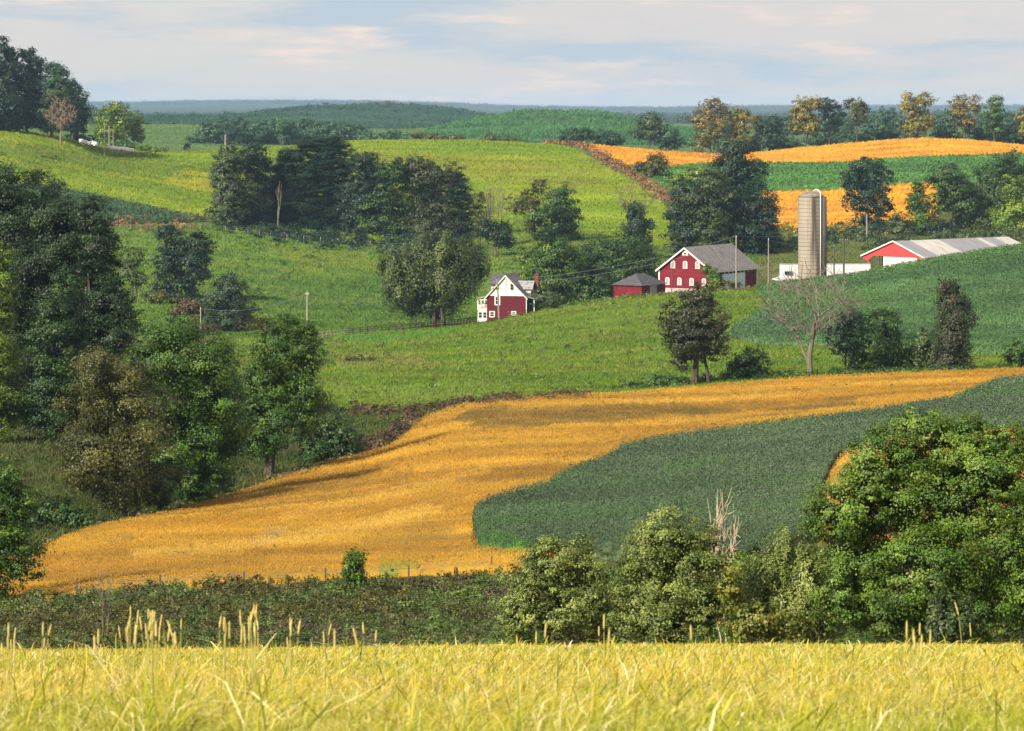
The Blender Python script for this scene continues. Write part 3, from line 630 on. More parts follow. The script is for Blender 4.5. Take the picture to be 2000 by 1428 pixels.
def bare(name, label, cat, u, d, top, span, r, m, n=170, low=.30, group=None, parent=None, base=None, flat=.8, stems=1, shell=.35, tw=.2, first=.34):
    """leafless tree: top is the row of its tip, span the half width in columns, low the share of the height below the crown;
    twig tips fill the crown and branches run together from them down to the foot"""
    _seed[0] += 1; g = np.random.default_rng(_seed[0]); k = d/F; x = (u-U0)*k; zb = float(zt(x, d))
    o = parent or thing(name, label, cat, (x, d, zb), 0, group); H = H0+(VH-top)*k-zb
    b0 = np.array(base if base is not None else (0, 0, 0), float); hw = span*k; mb = MB()
    q = g.normal(size=(n, 3)); q /= np.linalg.norm(q, axis=1)[:, None]; q *= (shell+(1-shell)*g.random((n, 1))**.6)
    q[:, 2] = np.where(q[:, 2] < 0, q[:, 2]*.45, q[:, 2]); q[:, 2] += .25*(np.abs(q[:, 0])-.4)*(q[:, 2] < .2)
    zc = b0[2]+(H-b0[2])*(low+1)/2; rz = (H-b0[2])*(1-low)/2
    tips = q*np.array([hw, hw*flat, rz])+np.array([b0[0], b0[1], zc])
    rmin = tw*d/3233
    def grow(p, pts, dr, lev):
        c = pts.mean(0); nn = len(pts); rad = max(rmin, r*(nn/n)**.62)
        if nn <= 2:
            for t in pts:
                md = (p+t)/2+g.normal(0, .05, 3)*np.linalg.norm(t-p)+np.array([0, 0, -.04])*np.linalg.norm(t-p); mb.tube([p, md, t], [rad, max(rad*.8, rmin*.7), rmin*.6], 3)
            return
        st = (c-p)*(.42 if lev else first)*g.uniform(.8, 1.2); ln = np.linalg.norm(st); e = p+.72*st+.28*dr*ln+g.normal(0, .06, 3)*ln
        md = (p+e)/2+.10*ln*(dr-st/ln)+g.normal(0, .035, 3)*ln; r2 = max(rmin, r*(nn/n)**.62*.86)
        mb.tube([p, md, e], [rad*(1.25 if lev == 0 else 1), (rad+r2)/2, r2], 7 if lev < 2 else (5 if lev < 4 else 3))
        nd = e-md; nd /= np.linalg.norm(nd); a = g.normal(size=3)*np.array([1, .8, .5]); a /= np.linalg.norm(a); pr = (pts-c)@a
        f = g.uniform(.3, .7); cut = np.quantile(pr, f)
        for sub in (pts[pr <= cut], pts[pr > cut]):
            if len(sub): grow(e, sub, nd, lev+1)
    if stems == 1: grow(b0-np.array([0, 0, .3]), tips, np.array([0, 0, 1.]), 0)
    else:
        od = np.argsort(tips[:, 0]+g.normal(0, hw*.3, n))
        for i, part in enumerate(np.array_split(od, stems)):
            bx = (i-(stems-1)/2)*r*1.5
            grow(b0+np.array([bx, g.normal(0, r), -.3]), tips[part], np.array([bx*.15/r, 0, 1.])/np.linalg.norm([bx*.15/r, 0, 1]), 0)
    mb.build('branches', m, o)
    return o

# ---- nearest hedge line at the foot of the meadow
T('tree', 'big leafy tree with lit upper leaves rising beyond the meadow', 'tree', 1840, 96,
  [(1820,855,72,58),(1745,905,80,62),(1895,880,70,60),(1965,865,45,40),(1665,985,80,58),(1770,1000,100,85),(1900,985,105,85),(1635,1015,55,40),(1700,1095,85,75),(1820,1120,105,85),(1965,1090,70,80),(1780,1195,95,60),(1905,1205,90,50),(1940,935,75,60),(1850,945,85,50),(1995,1000,60,60),(1700,930,60,50),(2040,960,60,100),(2050,1130,80,95),(1660,1160,60,60)],
  [(.045, .100, .012), (.098, .168, .020), (.175, .238, .040)], px=2.3, dens=1.1, r=.13, nl=12, trunks=[(1840, .13), (1905, .09), (1760, .07)], clump=.75)
T('shrub', 'pale green shrub with spiky top at the edge of the golden strip', 'shrub', 1085, 101,
  [(1085,1095,55,48),(1040,1120,42,40),(1130,1085,30,38),(1155,1130,42,60),(1030,1180,52,55),(1100,1185,80,60),(1160,1210,50,40),(1005,1225,30,30)], G_SHRUB, px=2.15, dens=.9, r=.05, nl=8, trunks=[(1060,.04),(1110,.05),(1140,.04)], clump=.75)
T('shrub', 'dense domed shrub before the dark green soybean tongue', 'shrub', 1310, 97,
  [(1310,1040,55,46),(1265,1085,55,55),(1355,1090,60,62),(1300,1140,90,75),(1245,1190,50,52),(1375,1185,48,60),(1310,1210,80,40)], G_SHRUB, px=2.15, dens=.9, r=.05, nl=8, trunks=[(1290,.05),(1340,.05)], clump=.75)
T('shrub', 'tall shrub with hanging leaves between the domed shrub and the big tree', 'shrub', 1545, 99,
  [(1545,1085,52,48),(1510,1130,58,52),(1590,1120,48,60),(1480,1195,45,45),(1570,1190,75,58),(1625,1180,30,50)], G_SHRUB, px=2.15, dens=.9, r=.05, nl=7, style='droop', trunks=[(1520,.05),(1570,.05)], clump=.8)
T('shrub', 'low yellowish vine mound leaning on the shrubs at the meadow edge', 'shrub', 1490, 92, [(1480,1205,48,34),(1530,1222,50,25),(1450,1228,25,20),(1425,1150,24,50)], [(.07,.10,.014),(.13,.15,.02),(.19,.17,.03)], px=3.2, r=.02)
T('shrub', 'small grey green shrub with drooping fronds under the big tree', 'shrub', 1860, 84, [(1858,1190,36,34),(1845,1215,45,30),(1890,1222,28,24)], G_GREY, px=3.4, style='droop', r=.02)
T('sapling', 'slim upright sapling in the brush below the golden strip', 'tree', 693, 142, [(693,1092,16,18),(688,1115,20,22),(700,1135,18,18)], G_MID, px=2.6, r=.05, style='up')
bare('dead_sapling', 'pale leafless sapling standing above the shrubs', 'tree', 1410, 104, 932, 42, .045, mat('tan dead wood', (.42, .34, .24), .9, .1), n=130, low=.25, stems=2, shell=.35, tw=.34)
bare('dead_sapling', 'thin grey leafless sapling in the brush near the seed heads', 'tree', 202, 112, 1095, 26, .035, M_DEADGREY, n=60, low=.35, stems=2)
T('tree', 'half leafy tree cut by the edge beside the golden strip', 'tree', -15, 150,
  [(15,935,38,35),(-20,985,60,45),(35,985,36,30),(10,1060,62,48),(45,1110,28,30),(-30,1130,55,50)], G_VAL, px=2.6, dens=.8, r=.16, nl=8)
bare('dead_tree', 'bare whitish twigs reaching in from the edge', 'tree', -30, 200, 775, 48, .10, M_DEAD, n=70, low=.3)

# ---- trees of the valley bottom
T('tree', 'brownish olive tree thinning out to twigs', 'tree', 245, 236,
  [(225,730,72,50),(170,790,58,60),(255,790,62,70),(190,870,72,70),(275,870,55,80),(160,920,40,45),(235,945,75,52)], G_OLIVE, px=2.0, dens=.62, r=.22, nl=9, trunks=[(245,.2),(275,.14)])
T('tree', 'broad domed green tree behind the brownish olive tree', 'tree', 350, 249,
  [(340,690,78,58),(400,715,62,62),(290,715,45,50),(430,790,50,80),(365,785,80,75),(410,870,62,70),(345,880,60,60),(385,935,42,45)], G_VAL, px=2.0, dens=1.0, r=.3, nl=8)
T('tree', 'tall green tree of stacked crown tiers on one dark trunk', 'tree', 523, 280,
  [(572,650,46,30),(545,680,52,40),(595,705,34,48),(520,745,55,38),(580,775,48,50),(492,785,38,50),(545,830,62,42),(505,860,42,30),(600,800,22,55)], G_VAL, px=2.0, dens=.95, r=.42, nl=8, fork=.3, clump=.9)
T('shrub', 'dark rounded thicket at the upper edge of the golden strip', 'shrub', 640, 296, [(640,850,48,40),(612,875,35,38),(672,862,30,42),(650,890,52,24)], G_DARK, px=2.3, r=.12)
T('tree', 'small dark tree on a short thick trunk at the golden strip', 'tree', 310, 238, [(312,945,36,36),(335,915,25,25),(305,975,22,18)], G_DARK, px=2.4, r=.22, fork=.25)
T('shrub', 'low green brambles in the shade below the brown tree', 'shrub', 130, 226, [(110,1000,50,22),(160,1012,45,16),(60,1005,40,22)], G_DARK, px=2.5, r=.04)
T('shrub', 'thin dark thicket beside the big forest edge tree', 'shrub', 400, 262, [(400,950,26,42),(425,925,22,30)], G_DARK, px=2.4, r=.08)
# ---- big dark wood
W1 = [('tallest dark tree at the upper end of the big shaded wood', 20, 350, [(10,392,72,56),(45,450,76,70),(0,520,72,84),(40,600,80,84),(20,700,76,84),(10,785,72,50)], G_WOOD_SHADE),
      ('dark tree with a rounded top in the big shaded wood', 115, 345, [(100,418,58,46),(132,468,58,60),(112,545,72,76),(118,640,78,86),(105,735,74,76),(105,800,55,34)], G_WOOD_SHADE),
      ('dark tree at the open edge of the big shaded wood', 185, 340, [(178,432,32,36),(195,490,36,46),(185,570,50,62),(178,660,66,60),(160,745,56,58),(160,800,45,34)], G_WOOD_SHADE),
      ('low dark tree with a pointed side crown at the wood edge', 225, 338, [(215,600,38,44),(238,588,20,22),(225,660,42,44),(200,710,45,45),(190,765,48,42),(195,810,42,30)], G_WOOD_SHADE),
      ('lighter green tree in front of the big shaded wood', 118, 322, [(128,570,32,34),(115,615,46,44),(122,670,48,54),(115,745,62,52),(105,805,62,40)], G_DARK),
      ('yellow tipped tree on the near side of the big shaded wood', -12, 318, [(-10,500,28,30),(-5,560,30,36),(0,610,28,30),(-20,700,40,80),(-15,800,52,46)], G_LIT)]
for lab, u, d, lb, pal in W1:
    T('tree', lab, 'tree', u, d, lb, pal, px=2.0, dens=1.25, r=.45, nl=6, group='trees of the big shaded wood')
# ---- by the yellow strip, middle distance
T('tree', 'dark brownish tree standing alone on the golden strip edge', 'tree', 1357, 378,
  [(1367,578,30,24),(1345,612,40,30),(1382,625,38,34),(1318,632,28,28),(1345,660,48,32),(1392,665,26,26),(1335,695,24,24),(1375,690,22,16)], [(.026,.036,.016),(.042,.05,.022),(.065,.062,.03)], px=2.0, dens=.8, r=.42, nl=8, trunks=[(1357,.4),(1385,.2)], clump=.85)
T('shrub', 'small dark shrub between the lone tree and the bare tree', 'shrub', 1460, 382, [(1458,705,30,24),(1475,720,26,22),(1440,722,22,20)], G_DARK, px=2.1, dens=.9, r=.12)
bare('dead_tree', 'large leafless tree with wide spreading grey branches', 'tree', 1582, 381, 500, 114, .40, mat('dark grey bark', (.135, .128, .095), .9, .1), n=620, low=.10, stems=1, shell=.4, tw=.33, first=.15)
T('tree', 'thin young tree close to the large leafless tree', 'tree', 1650, 388, [(1658,630,28,26),(1640,660,24,30),(1665,690,22,28)], G_BLUE, px=2.0, dens=.65, r=.12)
T('tree', 'bushy dark green tree on the edge of the soybean slope', 'tree', 1728, 388, [(1725,635,30,28),(1705,672,36,34),(1750,675,34,36),(1728,705,55,28)], G_DARK, px=2.0, dens=.95, r=.2)
T('shrub', 'grey brown brush between the bushy tree and the columnar tree', 'shrub', 1812, 388, [(1805,675,20,36),(1825,690,22,34),(1790,705,18,20)], G_GREY, px=2.0, dens=.6, r=.08, style='up')
T('tree', 'dark columnar tree with a leafy tuft on top', 'tree', 1860, 386, [(1850,560,18,18),(1862,585,26,24),(1870,620,34,28),(1858,660,34,34),(1862,700,32,28)], [(.030,.034,.02),(.046,.05,.026),(.06,.07,.028)], px=2.0, dens=.85, r=.2, style='up')
T('shrub', 'small green shrub at the end of the soybean slope', 'shrub', 1985, 385, [(1985,690,20,24),(1998,705,18,16)], G_DARK, px=2.0, r=.06)
for i, (u, v) in enumerate([(1300, 752), (1240, 762)]):
    T('shrub', ['low dark weeds under the lone brownish tree', 'low dark weeds further along the golden strip edge'][i], 'shrub', u, 380, [(u, v-4, 40, 11), (u+30, v-2, 30, 8)], G_DARK, px=2.0, r=.03)
# ---- around the red house
T('tree', 'big willowy tree with two trunks by the rail fence', 'tree', 856, 612,
  [(855,492,62,36),(795,515,44,38),(905,500,44,34),(820,555,56,42),(880,545,48,42),(780,560,30,34),(855,590,40,28),(935,515,18,30)], [(.034,.060,.018),(.062,.092,.024),(.105,.130,.038)], px=1.8, dens=1.0, r=.45, style='droop', trunks=[(848,.4),(868,.42)], fork=.25)
T('tree', 'green tree just behind the red house', 'tree', 1085, 690, [(1090,492,40,30),(1062,522,36,34),(1108,530,32,38),(1080,562,48,38)], G_VAL, px=1.9, r=.3)
T('tree', 'full dark green tree between the house and the small red shed', 'tree', 1130, 698, [(1128,515,38,32),(1145,550,44,30),(1112,545,30,34),(1135,575,46,18)], G_DARK, px=1.9, r=.3)
T('tree', 'pale green small tree over the house roof', 'tree', 1028, 700, [(1025,498,18,14),(1040,520,20,20),(1030,540,18,18)], G_LIT, px=1.9, r=.14)
T('tree', 'dark broad tree behind the small red shed', 'tree', 1222, 705, [(1222,498,44,34),(1178,505,42,36),(1252,520,24,34),(1200,545,66,34)], G_DARK, px=1.9, r=.35)
T('shrub', 'round dark bush beside the small red shed', 'shrub', 1157, 652, [(1155,565,32,24),(1140,580,24,18),(1180,578,22,20)], G_DARK, px=1.9, r=.15)
T('shrub', 'grey twiggy bush against the end of the red house', 'shrub', 1062, 652, [(1060,580,24,16),(1045,592,16,14),(1080,590,16,12)], G_GREY, px=1.8, dens=.7, r=.08)
T('tree', 'two part dark tree on the pasture above the house', 'tree', 1088, 845, [(1095,395,30,24),(1075,425,34,26),(1108,430,24,28),(1088,455,42,20)], G_DARK, px=1.9, r=.35)
T('tree', 'open branched tree with scattered leaf tufts', 'tree', 1045, 848, [(1055,365,16,14),(1010,400,18,16),(1042,392,14,12),(1040,425,18,28),(1030,380,10,8)], G_OLIVE, px=1.8, dens=.75, r=.3, fork=.2, nl=8)
bare('dead_tree', 'leafless many stemmed tree above a dark thicket', 'tree', 966, 808, 338, 24, .24, M_DEADGREY, n=110, low=.35, stems=5)
T('shrub', 'dark thicket around the leafless many stemmed tree', 'shrub', 972, 800, [(975,455,24,22),(950,445,12,20),(985,470,18,12)], G_BLUE, px=1.9, r=.12)
T('tree', 'sparse leaning tree at the end of the pine grove', 'tree', 938, 830, [(940,390,16,14),(932,412,14,12),(945,425,14,16),(935,445,14,18)], G_OLIVE, px=1.8, dens=.7, r=.18)
ivy = T('tree', 'ivy wrapped trunk with a bare spreading top', 'tree', 1240, 800, [(1240,415,19,16),(1240,440,22,24),(1245,465,26,16),(1262,440,16,8)], G_BLUE, px=1.8, r=.3, style='up')
bare('', '', '', 1240, 800, 345, 52, .24, M_DEADGREY, n=130, low=.15, parent=ivy, base=(0, 0, 6.5), stems=3, shell=.6)
# ---- trees and scrub on the middle pasture
T('tree', 'thin grey tree beside the wood on the pasture', 'tree', 264, 690, [(262,500,18,18),(258,530,20,22),(272,545,14,18)], G_GREY, px=1.8, dens=.55, r=.16, trunks=[(258,.14),(268,.16)])
T('tree', 'dark uneven tree with two peaks on the pasture', 'tree', 345, 690, [(326,452,15,22),(340,482,32,24),(392,478,28,24),(330,515,32,24),(370,520,40,32),(345,560,40,24)], G_BLUE, px=1.9, r=.35, nl=6)
T('tree', 'rounded grey green tree at the foot of the pasture', 'tree', 450, 622, [(450,562,30,26),(438,595,36,32),(468,605,30,32),(445,625,46,20)], [(.024,.05,.024),(.036,.066,.03),(.05,.075,.034)], px=1.8, r=.22)
T('shrub', 'brown grey scrub between the pasture trees', 'shrub', 385, 626, [(380,598,28,14),(355,606,24,12),(400,615,20,14)], G_BROWN, px=1.8, dens=.8, r=.06)
T('shrub', 'dead brown brush around the rounded grey green tree', 'shrub', 500, 616, [(505,632,24,10),(520,638,18,7),(400,640,30,8)], G_BROWN, px=1.8, dens=.8, r=.04)
T('shrub', 'low brown brush on the near pasture', 'shrub', 708, 470, [(700,706,26,9),(725,710,16,7)], G_BROWN, px=2.0, r=.04)
T('shrub', 'low leafy shrubs under the dark two peaked tree', 'shrub', 330, 680, [(310,578,24,10),(345,590,26,10)], G_OLIVE, px=1.8, r=.06)
# ---- pine grove
GR = 'trees of the pine grove'
def grove(*a, **k):
    k['dens'] = k.get('dens', 1.0)*1.25
    return T(*a, group=GR, **k)
grove('tree', 'feathery greyish tree at the near end of the pine grove', 'tree', 460, 862, [(452,312,30,28),(440,350,26,40),(465,375,34,48),(450,420,40,26),(455,395,36,40)], G_GREY, px=1.8, r=.4, clump=.7)
grove('tree', 'dark blunt topped tree second in the pine grove', 'tree', 498, 866, [(495,306,28,24),(500,345,26,40),(500,395,28,40),(490,430,40,26),(520,440,26,22)], G_BLUE, px=1.8, r=.4, clump=.7)
grove('pine_tree', 'tallest pine of the grove with layered boughs', 'tree', 620, 872, [(615,284,34,22),(650,292,34,24),(600,320,50,24),(655,330,34,28),(590,360,54,26),(640,375,48,30),(600,410,60,26),(640,430,50,26),(590,445,60,22),(620,350,40,50),(620,430,60,36)], G_BLUE, px=1.9, r=.5, style='conifer', clump=.75, dens=2.0)
bare('dead_tree', 'pale bare snag rising in the pine grove', 'tree', 545, 850, 350, 9, .24, M_DEADGREY, n=40, low=.5, group=GR)
grove('pine_tree', 'narrow dark pine between the snag and the tallest pine', 'tree', 560, 874, [(560,310,18,22),(552,345,24,26),(560,385,30,30),(555,430,40,28),(550,370,24,44)], G_BLUE, px=1.9, r=.3, style='conifer', dens=1.9)
grove('tree', 'dark flat topped tree beside the tallest pine', 'tree', 708, 868, [(712,318,30,20),(705,350,26,30),(715,390,34,36),(705,440,46,30),(690,400,30,50)], G_BLUE, px=1.8, r=.4, clump=.8)
grove('tree', 'tree with an open trunk gap in the pine grove', 'tree', 765, 866, [(765,334,28,24),(752,375,22,24),(775,405,32,30),(765,445,50,28),(740,420,34,40)], G_DARK, px=1.8, r=.35, clump=.8, dens=.85)
grove('tree', 'broad olive topped tree in the pine grove', 'tree', 815, 868, [(808,324,36,18),(830,345,34,24),(800,360,26,20),(815,405,36,36),(810,448,50,26),(830,430,40,34)], [(.022,.032,.012),(.036,.048,.017),(.062,.070,.026)], px=1.8, r=.4, clump=.8, dens=.9)
grove('tree', 'thin brownish tree near the far end of the grove', 'tree', 868, 866, [(868,340,26,18),(878,365,18,20),(865,410,28,32),(870,448,40,26)], [(.022,.032,.012),(.036,.048,.017),(.066,.066,.028)], px=1.8, r=.3, dens=.75)
grove('pine_tree', 'short dark pine filling the grove behind the bare snag', 'tree', 535, 884, [(540,360,18,30),(535,400,26,36),(540,440,34,26)], G_BLUE, px=1.9, r=.3, dens=1.2)
grove('tree', 'low dark tree filling the grove past the tallest pine', 'tree', 738, 884, [(738,352,22,30),(735,395,30,36),(740,440,38,28)], G_BLUE, px=1.9, r=.3, dens=1.2)
grove('tree', 'low dark tree filling the grove towards its far end', 'tree', 845, 884, [(848,372,26,30),(845,415,36,34),(850,450,40,22)], G_BLUE, px=1.9, r=.3, dens=1.2)
grove('pine_tree', 'slender dark pine closing the far end of the grove', 'tree', 905, 866, [(898,345,9,16),(902,375,18,22),(905,410,22,28),(900,448,28,26)], G_BLUE, px=1.9, r=.3, style='conifer', dens=1.9)
# ---- dark trees behind the barn
BG = 'tall dark trees behind the barn'
T('tree', 'dark tree with a light sprig behind the barn gable', 'tree', 1345, 820, [(1355,385,36,26),(1335,425,30,32),(1350,465,40,30),(1330,485,22,16)], G_BLUE, px=1.9, r=.4, group=BG)
T('tree', 'tallest dark tree behind the barn with a narrow top', 'tree', 1440, 826, [(1442,296,28,24),(1430,335,42,30),(1462,345,34,34),(1425,385,46,36),(1475,400,34,44),(1420,435,48,36),(1460,460,50,34)], G_BLUE, px=1.9, r=.5, group=BG)
T('tree', 'dark spreading tree in the middle of the barn trees', 'tree', 1390, 816, [(1388,358,30,22),(1382,400,36,34),(1385,450,38,40)], G_GREY, px=1.9, r=.4, group=BG)
T('tree', 'low dark tree by the silo end of the barn trees', 'tree', 1498, 822, [(1500,430,18,34),(1495,470,26,26),(1478,490,30,16)], G_BLUE, px=1.9, r=.3, group=BG)
T('shrub', 'bright green scrub tree at the field corner above the barn', 'shrub', 1330, 1010, [(1322,352,22,10),(1345,345,20,16),(1320,372,22,12),(1370,340,18,14)], G_LIT, px=1.8, r=.1)
T('tree', 'light green tree on the brown hedgerow', 'tree', 1283, 1050, [(1285,318,22,18),(1278,342,26,20),(1290,358,18,14)], G_OLIVE, px=1.8, r=.22)
T('tree', 'small dark round tree on the brown hedgerow', 'tree', 1250, 1070, [(1251,328,11,11),(1250,343,12,12)], G_BLUE, px=1.8, r=.15)
# ---- behind the silo and the long shed
T('tree', 'tall forked dark tree standing against the orange field', 'tree', 1695, 870, [(1692,328,30,20),(1668,352,24,20),(1715,350,26,24),(1692,378,36,28),(1662,392,14,16),(1728,395,18,22),(1700,410,22,16)], G_BLUE, px=1.9, r=.45, nl=7, fork=.3, dens=.9)
T('shrub', 'dark thicket at the foot of the tall forked tree', 'shrub', 1705, 864, [(1700,445,30,24),(1722,455,26,20),(1690,460,24,14)], G_BLUE, px=1.9, r=.15)
T('shrub', 'pointed green scrub beside the orange field and the shed roof', 'shrub', 1758, 862, [(1755,430,14,18),(1760,452,30,18),(1785,460,22,14)], G_GREY, px=1.8, r=.12)
RG = 'trees behind the long shed'
for lab, u, d, lb, pal in [
  ('small leaning tree at the near end of the trees behind the long shed', 1800, 868, [(1795,375,18,18),(1785,398,14,14),(1805,420,24,28),(1805,455,30,18)], G_MID),
  ('dark crowned tree with a clear trunk over the long shed', 1865, 866, [(1850,350,34,22),(1870,372,34,24),(1840,395,26,20),(1885,402,26,18)], G_DARK),
  ('rounded green tree in the middle of the shed trees', 1900, 872, [(1895,400,36,30),(1905,438,44,30),(1890,460,40,14)], G_MID),
  ('tall rounded tree rising highest behind the shed roof', 1958, 880, [(1965,322,34,24),(1940,345,36,26),(1985,345,30,28),(1955,378,48,28)], G_DARK),
  ('yellow green topped tree at the far end of the shed trees', 1990, 862, [(1985,365,30,20),(1995,400,36,30),(1975,425,36,30),(2000,450,40,22)], G_LIT),
  ('low dark brush between the shed trees', 1845, 858, [(1835,450,30,18),(1870,462,28,10)], G_BLUE)]:
    T('tree', lab, 'tree', u, d, lb, pal, px=1.9, r=.35, group=RG)
# ---- ridge trees against the sky
RI = 'trees along the orange ridge'
for lab, u, d, lb, pal, dn in [
  ('grey branched tree on the ridge with a smaller one beside it', 1268, 1325, [(1272,240,26,16),(1258,258,22,16),(1282,262,14,16)], G_GREY, .9),
  ('small rounded tree next to the grey branched ridge tree', 1305, 1322, [(1302,262,22,14),(1310,278,24,12)], G_FAR, 1),
  ('tallest ridge tree with rusty sides', 1388, 1330, [(1390,212,26,17),(1372,235,20,18),(1408,240,20,20),(1385,262,26,20),(1370,282,18,14)], G_RUST, .85),
  ('autumn tinged ridge tree close to the tallest one', 1448, 1332, [(1442,222,20,12),(1455,238,18,16),(1440,256,18,18),(1448,278,20,14)], G_AUT, .9),
  ('dark shaded ridge tree with a lit tip', 1502, 1334, [(1515,238,14,12),(1495,248,20,16),(1500,272,26,16)], G_BLUE, 1),
  ('golden ridge tree leaning over the orange field', 1572, 1325, [(1566,205,18,14),(1590,200,16,12),(1562,228,20,16),(1580,232,18,14),(1555,248,12,10),(1582,252,14,12)], G_AUT, .85),
  ('dark green ridge tree beside the golden one', 1620, 1328, [(1615,205,18,12),(1628,222,20,16),(1615,242,22,14)], G_BLUE, .95),
  ('thin dark ridge tree with a bushy top', 1674, 1328, [(1670,205,20,12),(1686,212,14,10),(1674,228,14,14)], G_OLIVE, .8),
  ('wide two topped autumn tree on the ridge', 1790, 1325, [(1775,196,16,13),(1806,194,17,12),(1785,216,28,16),(1795,240,28,16),(1775,250,16,12)], G_AUT, .85),
  ('brown and green tree on the bare part of the ridge', 1885, 1328, [(1876,200,18,13),(1902,206,18,14),(1872,226,16,14),(1890,238,16,12)], G_RUST, .85),
  ('upright green tree near the end of the ridge', 1942, 1328, [(1943,202,15,14),(1940,224,19,16),(1942,248,17,16)], G_MID, 1),
  ('yellow green tree at the very end of the ridge', 2002, 1328, [(2005,225,16,18),(2000,252,14,16)], G_AUT, .9)]:
    T('tree', lab, 'tree', u, d, lb, pal, px=1.7, dens=dn, r=.35, group=RI, clump=.8, fork=.25, z=None)
g0 = np.random.default_rng(4)
def row(name, label, cat, group, pts, d, pal, hw, hh, rise=0):
    for (u, v) in pts:
        a = g0.uniform(.8, 1.25); p2 = [tuple(np.array(c)*g0.uniform(.85, 1.15)) for c in pal]; dd = d*g0.uniform(.985, 1.015)
        T(name, label, cat, u, dd, [(u-hw*.35*a, v, hw*.7*a, hh*.8*a), (u+hw*.4*a, v+hh*.25, hw*.65*a, hh*.7*a), (u, v+hh*.7, hw*a, hh*.6*a)], p2, px=1.7, r=.15, group=group)
row('shrub', 'bushy undergrowth shrub at the feet of the ridge trees', 'shrub', 'undergrowth shrubs on the ridge', [(1530,276),(1600,268),(1645,264),(1700,262),(1735,258),(1850,256),(1910,258),(1965,262),(1990,268),(1470,284),(1425,288)], 1345, G_FAR, 24, 12)
row('tree', 'hazy blue green tree in the wood beyond the ridge', 'tree', 'hazy trees beyond the ridge', [(1500,238),(1540,244),(1640,240),(1700,238),(1730,228),(1755,238),(1780,246),(1835,232),(1855,228),(1920,238),(1975,232),(1985,248),(1420,248)], 1800, G_FAR, 26, 16)
row('shrub', 'low round bush on the near corn hill slope', 'shrub', 'bushes below the near corn hill', [(1112,262),(1138,258),(1162,262),(1195,268)], 1330, G_FAR, 20, 11)
row('shrub', 'small weedy bush along the bright pasture crest', 'shrub', 'bushes on the pasture crest', [(820,265),(850,268),(890,268),(960,268),(990,272)], 1400, G_OLIVE, 16, 6)
# ---- band of trees below the corn hills
row('tree', 'dark green tree in the wooded band below the corn hills', 'tree', 'trees of the wooded band', [(392,270),(412,252),(440,250),(432,275),(470,244),(478,268),(505,252),(530,248),(520,272),(556,244),(572,262),(600,246),(625,256),(645,252),(600,274),(668,262),(690,258),(715,266),(655,276)], 1650, G_FAR, 22, 16)
row('shrub', 'rounded thicket at the end of the wooded band', 'shrub', 'thickets past the wooded band', [(745,268),(770,264),(812,268)], 1600, G_FAR, 20, 9)
row('tree', 'tiny far tree on the plain under the blue hills', 'tree', 'far trees on the plain', [(372,226),(388,228),(398,229),(450,224),(496,222),(310,226),(330,230)], 2900, G_FAR, 9, 5)
row('tree', 'dark small tree in the gap behind the dark hill wood', 'tree', 'trees in the gap by the hill wood', [(190,220),(200,228),(178,226)], 1900, G_FAR, 14, 9)
row('shrub', 'dark bush on the saddle between the corn hills', 'shrub', 'bushes on the saddle', [(944,228),(958,230)], 2030, G_FAR, 7, 4)
hedge = T('hedge', 'dark hedge line on top of the far corn hill', 'hedge', 750, 2895, [(705,206,16,2.5),(730,205,18,3.5),(760,204,18,3.5),(790,206,18,3)], G_BROWN, px=1.6, r=.1)
# ---- wood on the far hill top
HW = 'trees of the hill top wood'
for lab, u, d, lb, pal, st in [
  ('purple tipped tall tree at the top of the hill wood', 8, 1075, [(6,84,9,12),(10,100,17,14),(24,110,14,10),(2,128,28,22),(18,140,24,20),(5,170,34,30),(5,210,40,34),(0,240,40,16)], G_BLUE, 'b'),
  ('dark tree with two peaks second highest in the hill wood', 52, 1085, [(42,103,10,8),(58,102,9,9),(52,122,26,20),(66,140,18,20),(45,160,30,26),(60,190,34,30),(50,228,36,24)], G_BLUE, 'b'),
  ('green broad tree on the open side of the hill wood', 100, 1105, [(98,132,18,10),(112,136,16,11),(100,160,28,22),(126,170,20,20),(95,195,30,26),(120,210,30,28),(100,238,34,18)], G_FAR, 'b'),
  ('dark rounded tree ending the hill wood', 142, 1125, [(138,172,16,12),(150,190,20,18),(158,215,16,20),(142,228,26,24),(150,250,18,12)], G_BLUE, 'b'),
  ('grey green tree in front of the hill wood', 100, 1080, [(108,188,22,16),(98,215,22,24),(112,238,22,20)], G_GREY, 'b')]:
    T('tree', lab, 'tree', u, d, lb, pal, px=1.8, r=.4, style=st, group=HW)
bare('dead_tree', 'reddish grey bare tree in front of the hill wood', 'tree', 119, 1068, 182, 36, .36, mat('reddish twigs', (.20, .14, .105), .9, .1), n=420, low=.06, shell=.2)
T('tree', 'large sunlit green tree beside the white trunk pole', 'tree', 222, 1180, [(226,212,22,14),(206,232,22,18),(236,235,16,20),(215,258,28,16)], G_LIT, px=1.7, r=.3)
T('tree', 'smaller sunlit green tree past the large one', 'tree', 262, 1190, [(264,234,14,14),(258,255,18,18),(270,262,12,14)], G_LIT, px=1.7, r=.2)
T('tree', 'tiny dark cypress by the wooded band', 'tree', 365, 1255, [(366,283,4,5),(364,290,4,6)], G_BLUE, px=1.6, r=.12)
T('hedge', 'clipped green hedge above the white bales', 'hedge', 260, 1170, [(190,278,18,6),(215,281,22,6),(245,285,22,6),(275,290,22,5),(305,293,20,4)], G_MID, px=1.7, r=.05)
T('hedge', 'dark hedge below the hill wood by the bare tree', 'hedge', 160, 1130, [(145,268,20,6),(170,271,20,6)], G_BLUE, px=1.7, r=.05)

